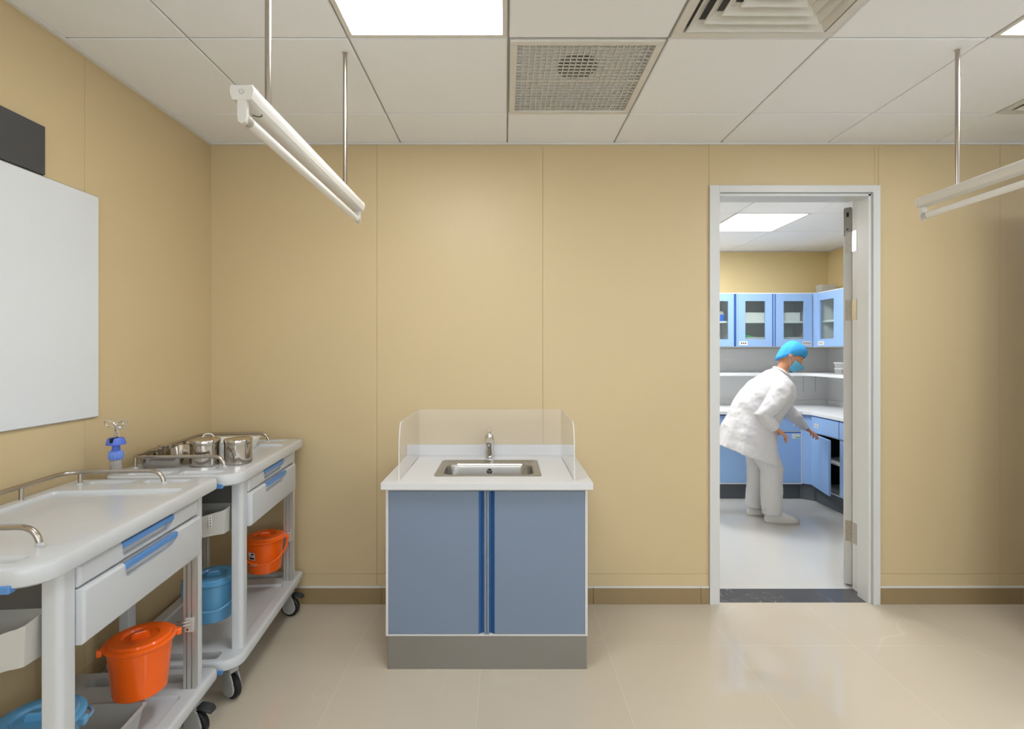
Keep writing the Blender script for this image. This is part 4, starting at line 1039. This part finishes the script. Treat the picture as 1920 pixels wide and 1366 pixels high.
bx('label', M['label'], d, -0.0205, -0.0187, 0.27, 0.365, 1.484, 1.524)
mk = MB(); marks(mk, 0.32, 1.504, 0.018, 1, 3, 'x', -0.0212, 0.009); mk.build('print', M['ink'], d)
r = thing('corner_cabinet', 'closed corner wall cabinet with a narrow blue front between the glazed ones', 'wall cabinet', (3.3, 5.27, UB))
cf = MB(); cf.loft([[(3.1145 - 3.3, 5.128 - 5.27, z), (3.1465 - 3.3, 5.0965 - 5.27, z), (FX1 - 3.302, 5.0965 - 5.27, z), (FX1 - 3.302, FY1 - 5.272, z), (3.1145 - 3.3, FY1 - 5.272, z)] for z in (0, UT - UB)]); cf.build('carcass', M['farwhite'], r)
cf = MB(); cf.loft([[(3.113 - 3.3, 5.1265 - 5.27, z), (3.145 - 3.3, 5.095 - 5.27, z), (3.146 - 3.3, 5.096 - 5.27, z), (3.114 - 3.3, 5.1275 - 5.27, z)] for z in (0.002, UT - UB - 0.002)]); cf.build('front_strip', M['fardoor'], r)

# contents
def basket(x, y, z, w, d, h, label, grp):
    r = thing('basket', label, 'basket', (x, y, z), 0, grp)
    m = MB(); m.box(-w / 2, w / 2, -d / 2, -d / 2 + 0.003, 0.006, h - 0.008).box(-w / 2, w / 2, d / 2 - 0.003, d / 2, 0.006, h - 0.008).box(-w / 2, -w / 2 + 0.003, -d / 2 + .003, d / 2 - .003, 0.006, h - 0.008).box(w / 2 - 0.003, w / 2, -d / 2 + .003, d / 2 - .003, 0.006, h - 0.008)
    m.build('perforated_sides', M['perf'], r, smooth=0)
    m = MB(); m.box(-w / 2, w / 2, -d / 2, d / 2, 0, 0.005)
    for a in ((-w / 2 - .003, w / 2 + .003, -d / 2 - .003, -d / 2 + .004), (-w / 2 - .003, w / 2 + .003, d / 2 - .004, d / 2 + .003), (-w / 2 - .003, -w / 2 + .004, -d / 2 + .004, d / 2 - .004), (w / 2 - .004, w / 2 + .003, -d / 2 + .004, d / 2 - .004)): m.box(*a, h - 0.008, h)
    m.build('rim_and_base', M['white_box'], r)
    return r
G = 'white perforated baskets in the glazed wall cabinet'
basket(2.545, 5.27, 1.7305, 0.26, 0.2, 0.088, 'white perforated basket on the upper shelf behind the left glass door', G)
basket(2.89, 5.27, 1.7305, 0.24, 0.2, 0.088, 'white perforated basket on the upper shelf behind the right glass door', G)
basket(2.545, 5.27, 1.4725, 0.26, 0.2, 0.094, 'white perforated basket at the bottom behind the left glass door', G)
basket(2.915, 5.27, 1.4725, 0.26, 0.2, 0.094, 'white perforated basket at the bottom behind the right glass door', G)
for x, w, lab in ((2.47, 0.075, 'green folded card in the lower left basket'), (2.835, 0.03, 'small green card in the lower right basket')):
    m = MB().prism([(x - w * .7, 1.53), (x + w, 1.53), (x + w, 1.575), (x - w * .7, 1.612)], 'y', 5.20, 5.204).build('green_card', M['green'], None); tag(m, lab, 'card')
r = thing('plastic_box', 'bright blue box with a clear lid on the upper shelf behind the cut-off glass door', 'box', (2.16, 5.25, 1.7305))
MB().loft([rrect(-0.085, 0.085, -0.07, 0.07, 0, 0.015), rrect(-0.092, 0.092, -0.076, 0.076, 0.065, 0.02)]).build('box_body', M['brightblue'], r)
MB().loft([rrect(-0.09, 0.09, -0.074, 0.074, 0.0655, 0.02), rrect(-0.08, 0.08, -0.066, 0.066, 0.10, 0.03)]).build('clear_lid', M['clearbin'], r)
r = thing('tube_rack', 'white rack of purple and amber capped tubes on the lower shelf', 'tube rack', (2.155, 5.22, 1.4725))
bx('rack', M['white_box'], r, -0.075, 0.065, -0.05, 0.05, 0.0, 0.035, 0.003)
for i in range(4):
    t1 = MB().tube([(-0.055 + 0.034 * i, -0.035, 0.036), (-0.055 + 0.034 * i, -0.035, 0.058)], 0.013, n=12).build('amber_cap', M['amber'], r)
    t2 = MB().tube([(-0.055 + 0.034 * i, 0.0, 0.036), (-0.055 + 0.034 * i, 0.0, 0.115)], 0.011, n=12).build('tube', M['white_box'], r)
    MB().tube([(-0.055 + 0.034 * i, 0.0, 0.1155), (-0.055 + 0.034 * i, 0.0, 0.145)], 0.013, n=12).build('purple_cap', M['purple'], t2)
r = thing('plastic_box', 'small white lidded box on the lower shelf of the slanted wall cabinet', 'box', (3.30, 4.95, 1.4725))
MB().loft([rrect(-0.05, 0.05, -0.07, 0.07, 0, 0.01), rrect(-0.055, 0.055, -0.075, 0.075, 0.07, 0.012)]).build('box_body', M['white_box'], r)
MB().loft([rrect(-0.058, 0.058, -0.078, 0.078, 0.0705, 0.012), rrect(-0.03, 0.03, -0.05, 0.05, 0.115, 0.012)]).build('box_lid', M['white_box'], r)
r = thing('device', 'small white box shaped device lying on top of the corner wall cabinets', 'device', (3.33, 5.26, UT + 0.0005))
bx('housing', M['bin'], r, -0.075, 0.075, -0.05, 0.05, 0, 0.095, 0.004)
bx('side_socket', M['kick'], r, 0.0755, 0.079, -0.03, 0.01, 0.03, 0.06)
G = 'clear lidded boxes stacked on the far shelf'
for i, (z, lab) in enumerate(((1.2005, 'small white lidded box standing on the far shelf, lower of two'), (1.2575, 'small white lidded box on the far shelf, upper of two'))):
    r = thing('plastic_box', lab, 'box', (3.315, 4.965 - 0.0 * i, z), radians(12 * i), G)
    MB().loft([rrect(-0.05, 0.05, -0.05, 0.05, 0, 0.01), rrect(-0.058, 0.058, -0.058, 0.058, 0.046, 0.012)]).build('box_body', M['clearbin'], r)
    MB().loft([rrect(-0.062, 0.062, -0.062, 0.062, 0.0465, 0.012), rrect(-0.062, 0.062, -0.062, 0.062, 0.0555, 0.012)]).build('box_lid', M['white_box'], r)
# ================================================================ THE PERSON
P = thing('person', 'person in white coat, blue cap and face mask, bending at an open cabinet door', 'person', (2.2, 4.3, 0))
def loc(p): return (p[0] - 2.2, p[1] - 4.3, p[2])
HC = Vector(loc((2.415, 4.30, 1.365)))                       # head centre
hf = Vector((0.80, -0.34, -0.50)).normalized(); hu = Vector((0.48, 0.0, 0.87)); hs = hu.cross(hf).normalized(); hu = hf.cross(hs).normalized()
HM = Matrix((( hf.x, hs.x, hu.x, HC.x), (hf.y, hs.y, hu.y, HC.y), (hf.z, hs.z, hu.z, HC.z), (0, 0, 0, 1)))   # local: x forward, y left, z up
body = MB()
def R(path, ab, ref=(0, 1, 0), mb=None, n=20): (mb or body).rings([loc(p) for p in path], ab, ref, n)
# trunk
R([(2.02, 4.30, 0.74), (2.03, 4.30, 0.80), (2.06, 4.30, 0.88), (2.12, 4.30, 0.97), (2.20, 4.30, 1.06), (2.27, 4.30, 1.14), (2.315, 4.30, 1.20), (2.335, 4.30, 1.225)],
  [(0.10, 0.07), (0.155, 0.11), (0.155, 0.105), (0.13, 0.095), (0.145, 0.105), (0.16, 0.10), (0.12, 0.075), (0.06, 0.05)])
R([(2.30, 4.30, 1.18), (2.345, 4.30, 1.25), (2.385, 4.30, 1.32)], [(0.056, 0.055), (0.048, 0.05), (0.05, 0.055)])
# legs
for y, kn, an in ((4.215, (2.215, 4.205, 0.44), (2.225, 4.205, 0.09)), (4.385, (2.19, 4.395, 0.44), (2.17, 4.40, 0.09))):
    R([(2.05, y, 0.80), (2.11, y, 0.66), (2.17, y, 0.54), kn, (kn[0] + (an[0] - kn[0]) * .45 - 0.012, kn[1], 0.29), (an[0], an[1], 0.14), an, (an[0], an[1], 0.05)],
      [(0.085, 0.09), (0.075, 0.08), (0.062, 0.066), (0.052, 0.055), (0.05, 0.055), (0.035, 0.038), (0.036, 0.04), (0.03, 0.035)])
# arms
far_arm = [(2.30, 4.44, 1.135), (2.37, 4.475, 1.07), (2.46, 4.50, 0.96), (2.555, 4.515, 0.855), (2.64, 4.54, 0.785), (2.725, 4.565, 0.718)]
near_arm = [(2.28, 4.16, 1.135), (2.23, 4.11, 1.07), (2.15, 4.085, 0.98), (2.085, 4.085, 0.905), (2.13, 4.085, 0.845), (2.20, 4.09, 0.79)]
rad = [(0.05, 0.05), (0.046, 0.048), (0.04, 0.042), (0.036, 0.038), (0.032, 0.034), (0.024, 0.019)]
for A in (far_arm, near_arm): R(A, rad)
# hands: palm, four fingers and a thumb as separate chains
def hand(w, d, nrm, side, curl, spread=0.0):
    w = Vector(loc(w)); d = Vector(d).normalized(); nrm = Vector(nrm); nrm = (nrm - d * nrm.dot(d)).normalized(); s = d.cross(nrm).normalized() * side
    mb = MB()
    body.rings([w - d * 0.02, w + d * 0.02, w + d * 0.05, w + d * 0.085], [(0.022, 0.017), (0.032, 0.015), (0.040, 0.014), (0.038, 0.011)], ref=s, n=18)
    for k, (off, ln, rr) in enumerate(((-0.030, 0.066, 0.0080), (-0.010, 0.075, 0.0083), (0.011, 0.070, 0.0080), (0.030, 0.055, 0.0072))):
        p = w + d * (0.078 - 0.004 * abs(k - 1)) + s * off; dd = (d + s * off * 2.2).normalized(); pts = [p]; c = curl[k]
        for seg in (0.46, 0.30, 0.24):
            dd = (dd * cos(c) + nrm * sin(c)).normalized(); p = p + dd * ln * seg; pts.append(p); c *= 1.15
        body.tube(pts, [rr * 1.05, rr, rr * 0.93, rr * 0.75], n=10)
    p = w + d * 0.022 - s * 0.026; dd = (d * 0.62 - s * 0.70 + nrm * 0.35).normalized(); pts = [p]
    for seg in (0.034, 0.028, 0.022):
        p = p + dd * seg; pts.append(p); dd = (dd + d * 0.35 + nrm * 0.12).normalized()
    body.tube(pts, [0.012, 0.0105, 0.0095, 0.0075], n=10)
hand(far_arm[-1], (0.78, 0.30, -0.42), (0.25, 0.25, -0.9), 1, (0.30, 0.34, 0.38, 0.42))
hand(near_arm[-1], (0.72, 0.05, -0.55), (-0.5, 0.25, -0.75), -1, (0.35, 0.4, 0.45, 0.5))
# head
head = MB(); lo = []; n = 36; k = 26
def head_pt(t, a):
    z = -cos(t); rxy = sin(t); ca, sa = cos(a), sin(a)
    x = 0.096 * rxy * ca; y = 0.074 * rxy * sa; zz = 0.116 * z
    if z < 0:                                    # taper to jaw and chin
        q = -z; y *= 1 - 0.26 * q; x = x * (1 - 0.12 * q) + 0.012 * q
        if ca < 0: x *= 1 - 0.28 * q
    fr = max(0.0, ca) ** 6
    x -= 0.006 * fr * math.exp(-((zz - 0.006) / 0.016) ** 2)                # eye line
    x += 0.024 * max(0.0, ca) ** 40 * math.exp(-((zz + 0.020) / 0.016) ** 2)   # nose
    x += 0.012 * max(0.0, ca) ** 60 * math.exp(-((zz - 0.002) / 0.018) ** 2)
    x += 0.006 * max(0.0, ca) ** 12 * math.exp(-((zz + 0.056) / 0.010) ** 2)   # lips
    x += 0.009 * max(0.0, ca) ** 10 * math.exp(-((zz + 0.090) / 0.016) ** 2)   # chin
    x += 0.004 * max(0.0, ca) ** 5 * math.exp(-((zz - 0.026) / 0.010) ** 2)    # brow
    return (x, y, zz)
for i in range(1, k):
    lo.append([tuple(HM @ Vector(head_pt(pi * i / k, 2 * pi * j / n))) for j in range(n)])
body.loft(lo, True, True)
for s in (-1, 1):                                 # ears
    body.M = HM
    body.rings([(-0.004, s * 0.070, -0.022), (-0.010, s * 0.080, -0.004), (-0.014, s * 0.081, 0.014), (-0.012, s * 0.073, 0.026)], [(0.004, 0.008), (0.005, 0.016), (0.005, 0.017), (0.004, 0.009)], ref=(0, 1, 0), n=12)
    body.M = None
bo = body.build('body', M['skin'], P, smooth=0)
md = bo.modifiers.new('remesh', 'REMESH'); md.mode = 'VOXEL'; md.voxel_size = 0.0036; md.use_smooth_shade = True
sm = bo.modifiers.new('smooth', 'SMOOTH'); sm.factor = 0.5; sm.iterations = 3
# eyes, brows, hair line
for s in (-1, 1):
    q = MB(); q.M = HM; q.ball((0.0725, s * 0.030, 0.004), 0.0115, 16, (0.8, 1.15, 0.55)); q.build('eye', M['eye'], P)
    q = MB(); q.M = HM; q.tube([(0.086, s * 0.014, 0.025), (0.084, s * 0.030, 0.030), (0.073, s * 0.047, 0.025)], 0.0032, n=8); q.build('eyebrow', M['eye'], P)
hr = MB(); hr.M = HM
hl = []
for i in range(14, k - 1):
    t = pi * i / k
    hl.append([tuple(Vector(head_pt(t, 2 * pi * j / n)) * 1.035) for j in range(n)])
# bouffant cap over the crown and the back of the head
cap = MB(); cl = []
N2 = 48
for i in range(0, 15):
    u = i / 14.0; ring = []
    for j in range(N2):
        a = 2 * pi * j / N2
        zb = 0.046 + 0.012 * cos(a) - 0.105 * ((1 - cos(a)) / 2) ** 1.5      # edge higher at the brow, lower at the nape
        t = u * pi * 0.5
        bulge = 1.0 + 0.16 * sin(min(1.0, u * 2.2) * pi * 0.5) * (1 - 0.2 * u)
        ruff = 1 + 0.022 * sin(a * 13) * (1 - u) + 0.012 * sin(a * 7 + 1.3)
        rx = (0.100 if cos(a) > 0 else 0.108) * bulge * ruff * (1 - 0.24 * ((1 - cos(a)) / 2) ** 1.5 * (1 - u)) * cos(t) ** 0.75 if i < 14 else 0.002
        ry = 0.079 * bulge * ruff * cos(t) ** 0.75 if i < 14 else 0.002
        z = zb + (0.148 - zb) * sin(t)
        ring.append(tuple(HM @ Vector((rx * cos(a) - 0.006 * u - 0.004, ry * sin(a), z))))
    cl.append(ring)
cap.loft(cl, False, True)
co = cap.build('surgical_cap', M['cap'], P, smooth=3.0)
so = co.modifiers.new('solid', 'SOLIDIFY'); so.thickness = 0.002; so.offset = 1
bandp = [tuple(HM @ Vector((0.0985 * cos(a) * (1.0 - 0.20 * ((1 - cos(a)) / 2) ** 1.5) - 0.004, 0.0785 * sin(a), 0.046 + 0.012 * cos(a) - 0.105 * ((1 - cos(a)) / 2) ** 1.5))) for a in [2 * pi * j / 40 for j in range(40)]]
MB().tube(bandp, 0.0035, n=8, close=True).build('cap_band', M['cap'], co)
# mask over nose and mouth
mk = MB(); ml = []
for i in range(15):
    zz = -0.012 - 0.088 * i / 14; row = []
    for j in range(21):
        a = radians(-72 + 144 * j / 20)
        t = math.acos(max(-1, min(1, -zz / 0.116)))
        p = Vector(head_pt(t, a)); f = 1.0 + 0.006 / max(0.03, p.length)
        pl = 0.0022 * sin(i * 1.8)
        v = i / 14.0; fw = 0.106 * (sin(t) ** 0.35) * (1 + 0.05 * sin(pi * min(1, v * 1.6)) - 0.10 * v); p = Vector((fw * cos(a) ** 0.9 + pl + 0.002 + 0.026 * cos(a) ** 14 * math.exp(-((zz + 0.024) / 0.03) ** 2), 0.074 * sin(t) * (1 - 0.24 * v) * sin(a) * 1.10, p.z - 0.002))
        row.append(tuple(HM @ p))
    ml.append(row)
vs_ = [p for row in ml for p in row]; fs_ = [(i * 21 + j, i * 21 + j + 1, (i + 1) * 21 + j + 1, (i + 1) * 21 + j) for i in range(14) for j in range(20)]
mk.add(vs_, fs_); mo = mk.build('face_mask', M['mask'], P, smooth=3.0)
so = mo.modifiers.new('solid', 'SOLIDIFY'); so.thickness = 0.0025; so.offset = 1
for s in (-1, 1):
    q = MB(); q.M = HM
    for zz in (-0.016, -0.085): q.tube([(0.035, s * 0.073, zz), (0.012, s * 0.079, zz * 0.6), (-0.016, s * 0.080, -0.004)], 0.0014, n=6)
    q.build('mask_strap', M['mask'], mo)
# coat: trunk and skirt lofted from back/front lines, sleeves merged, then remeshed
coat = MB()
def cring(b, f, w, n=40, wob=0.0):
    b = Vector((b[0], 4.30, b[1])); f = Vector((f[0], 4.30, f[1])); c = (b + f) / 2; h = (f - b) / 2; out = []
    for j in range(n):
        a = 2 * pi * j / n; ca, sa = cos(a), sin(a)
        e = 0.85
        qx = abs(ca) ** e * (1 if ca >= 0 else -1); qy = abs(sa) ** e * (1 if sa >= 0 else -1)
        ww = 1 + wob * sin(a * 6 + 0.6) + wob * 0.6 * sin(a * 11)
        p = c + h * qx * ww + Vector((0, w * ww, 0)) * qy
        out.append(loc(p))
    return out
coat.loft([cring((2.285, 1.275), (2.405, 1.20), 0.062), cring((2.235, 1.262), (2.42, 1.145), 0.12), cring((2.165, 1.22), (2.425, 1.08), 0.185), cring((2.10, 1.16), (2.415, 1.02), 0.20), cring((2.03, 1.09), (2.38, 0.96), 0.192),
           cring((1.97, 1.01), (2.33, 0.88), 0.178), cring((1.925, 0.93), (2.29, 0.80), 0.186, wob=0.008), cring((1.885, 0.85), (2.275, 0.71), 0.205, wob=0.015), cring((1.85, 0.77), (2.272, 0.62), 0.218, wob=0.025), cring((1.82, 0.70), (2.282, 0.53), 0.228, wob=0.035), cring((1.792, 0.635), (2.298, 0.445), 0.235, wob=0.045)])
def sleeve(A, rs):
    coat.rings([loc(p) for p in A], rs, (0, 1, 0), 24)
fa = far_arm[:-1] + [(2.70, 4.558, 0.738)]; na = near_arm[:-1] + [(2.185, 4.089, 0.802)]
sleeve([(2.26, 4.40, 1.15)] + fa, [(0.075, 0.075), (0.079, 0.082), (0.070, 0.076), (0.060, 0.066), (0.054, 0.060), (0.050, 0.052), (0.041, 0.040)])
sleeve([(2.27, 4.21, 1.15)] + na, [(0.075, 0.075), (0.079, 0.082), (0.070, 0.076), (0.060, 0.066), (0.056, 0.062), (0.050, 0.052), (0.041, 0.040)])
ct = coat.build('lab_coat', M['cloth'], P, smooth=0)
md = ct.modifiers.new('remesh', 'REMESH'); md.mode = 'VOXEL'; md.voxel_size = 0.007; md.use_smooth_shade = True
sm = ct.modifiers.new('smooth', 'SMOOTH'); sm.factor = 0.5; sm.iterations = 6
tx = bpy.data.textures.new('cloth_folds', 'MARBLE'); tx.noise_scale = 0.12; tx.turbulence = 6; tx.noise_depth = 2
dm = ct.modifiers.new('folds', 'DISPLACE'); dm.texture = tx; dm.strength = 0.014; dm.mid_level = 0.5; dm.texture_coords = 'LOCAL'
# collar, buttons hidden side; trousers and shoes
q = MB(); q.tube([loc((2.345 + 0.062 * cos(a) * 0.9, 4.30 + 0.066 * sin(a), 1.245 - 0.040 * cos(a))) for a in [2 * pi * i / 28 for i in range(28)]], 0.011, n=10, close=True); q.build('collar', M['cloth'], P)
q = MB(); q.tube(bez(loc((2.0, 4.098, 0.905)), loc((2.12, 4.088, 0.86)), loc((2.25, 4.12, 0.82)), 10), 0.0035, n=6)
tr = MB()
for y, kn, an, hx in ((4.215, (2.215, 4.205, 0.44), (2.215, 4.205, 0.075), 2.06), (4.385, (2.19, 4.395, 0.44), (2.175, 4.40, 0.075), 2.06)):
    tr.rings([loc(p) for p in [(hx, y, 0.80), (2.12, y, 0.64), (2.18, y, 0.53), kn, (kn[0] - 0.004, kn[1], 0.30), (an[0], an[1], 0.16), an]],
             [(0.095, 0.10), (0.098, 0.104), (0.092, 0.098), (0.084, 0.092), (0.078, 0.086), (0.078, 0.086), (0.074, 0.080)], (0, 1, 0), 28)
tr.rings([loc((2.02, 4.30, 0.70)), loc((2.03, 4.30, 0.80)), loc((2.07, 4.30, 0.90))], [(0.15, 0.10), (0.175, 0.12), (0.16, 0.11)], (0, 1, 0), 28)
to = tr.build('trousers', M['trouser'], P, smooth=0)
md = to.modifiers.new('remesh', 'REMESH'); md.mode = 'VOXEL'; md.voxel_size = 0.007; md.use_smooth_shade = True
sm = to.modifiers.new('smooth', 'SMOOTH'); sm.factor = 0.5; sm.iterations = 4
dm = to.modifiers.new('folds', 'DISPLACE'); dm.texture = tx; dm.strength = 0.008; dm.texture_coords = 'LOCAL'
for (x, y, rz) in ((2.225, 4.205, -0.12), (2.17, 4.40, 0.05)):
    q = MB(); q.M = Matrix.Translation(loc((x, y, 0))) @ Matrix.Rotation(rz, 4, 'Z'); lo = []
    for z, xs_, xe, w in ((0.012, -0.068, 0.205, 0.043), (0.03, -0.073, 0.205, 0.047), (0.05, -0.072, 0.185, 0.045), (0.07, -0.068, 0.13, 0.041), (0.09, -0.062, 0.075, 0.037), (0.105, -0.055, 0.045, 0.034)):
        ring = []
        for j in range(28):
            a = 2 * pi * j / 28; ca = cos(a); cx_ = (xs_ + xe) / 2; hx_ = (xe - xs_) / 2
            ring.append((cx_ + hx_ * ca, w * sin(a) * (1.0 if ca > 0 else 0.86) + (0.004 * ca), z))
        lo.append(ring)
    q.loft(lo); s_ = q.build('shoe', M['shoe'], P, smooth=1.2)
    q2 = MB(); q2.M = q.M
    q2.loft([[((0.0685) + 0.1385 * 1.0 * cos(2 * pi * j / 28), 0.047 * sin(2 * pi * j / 28) * (1 if cos(2 * pi * j / 28) > 0 else 0.88), z) for j in range(28)] for z in (0.0005, 0.014)])
    q2.build('sole', M['bin'], s_)
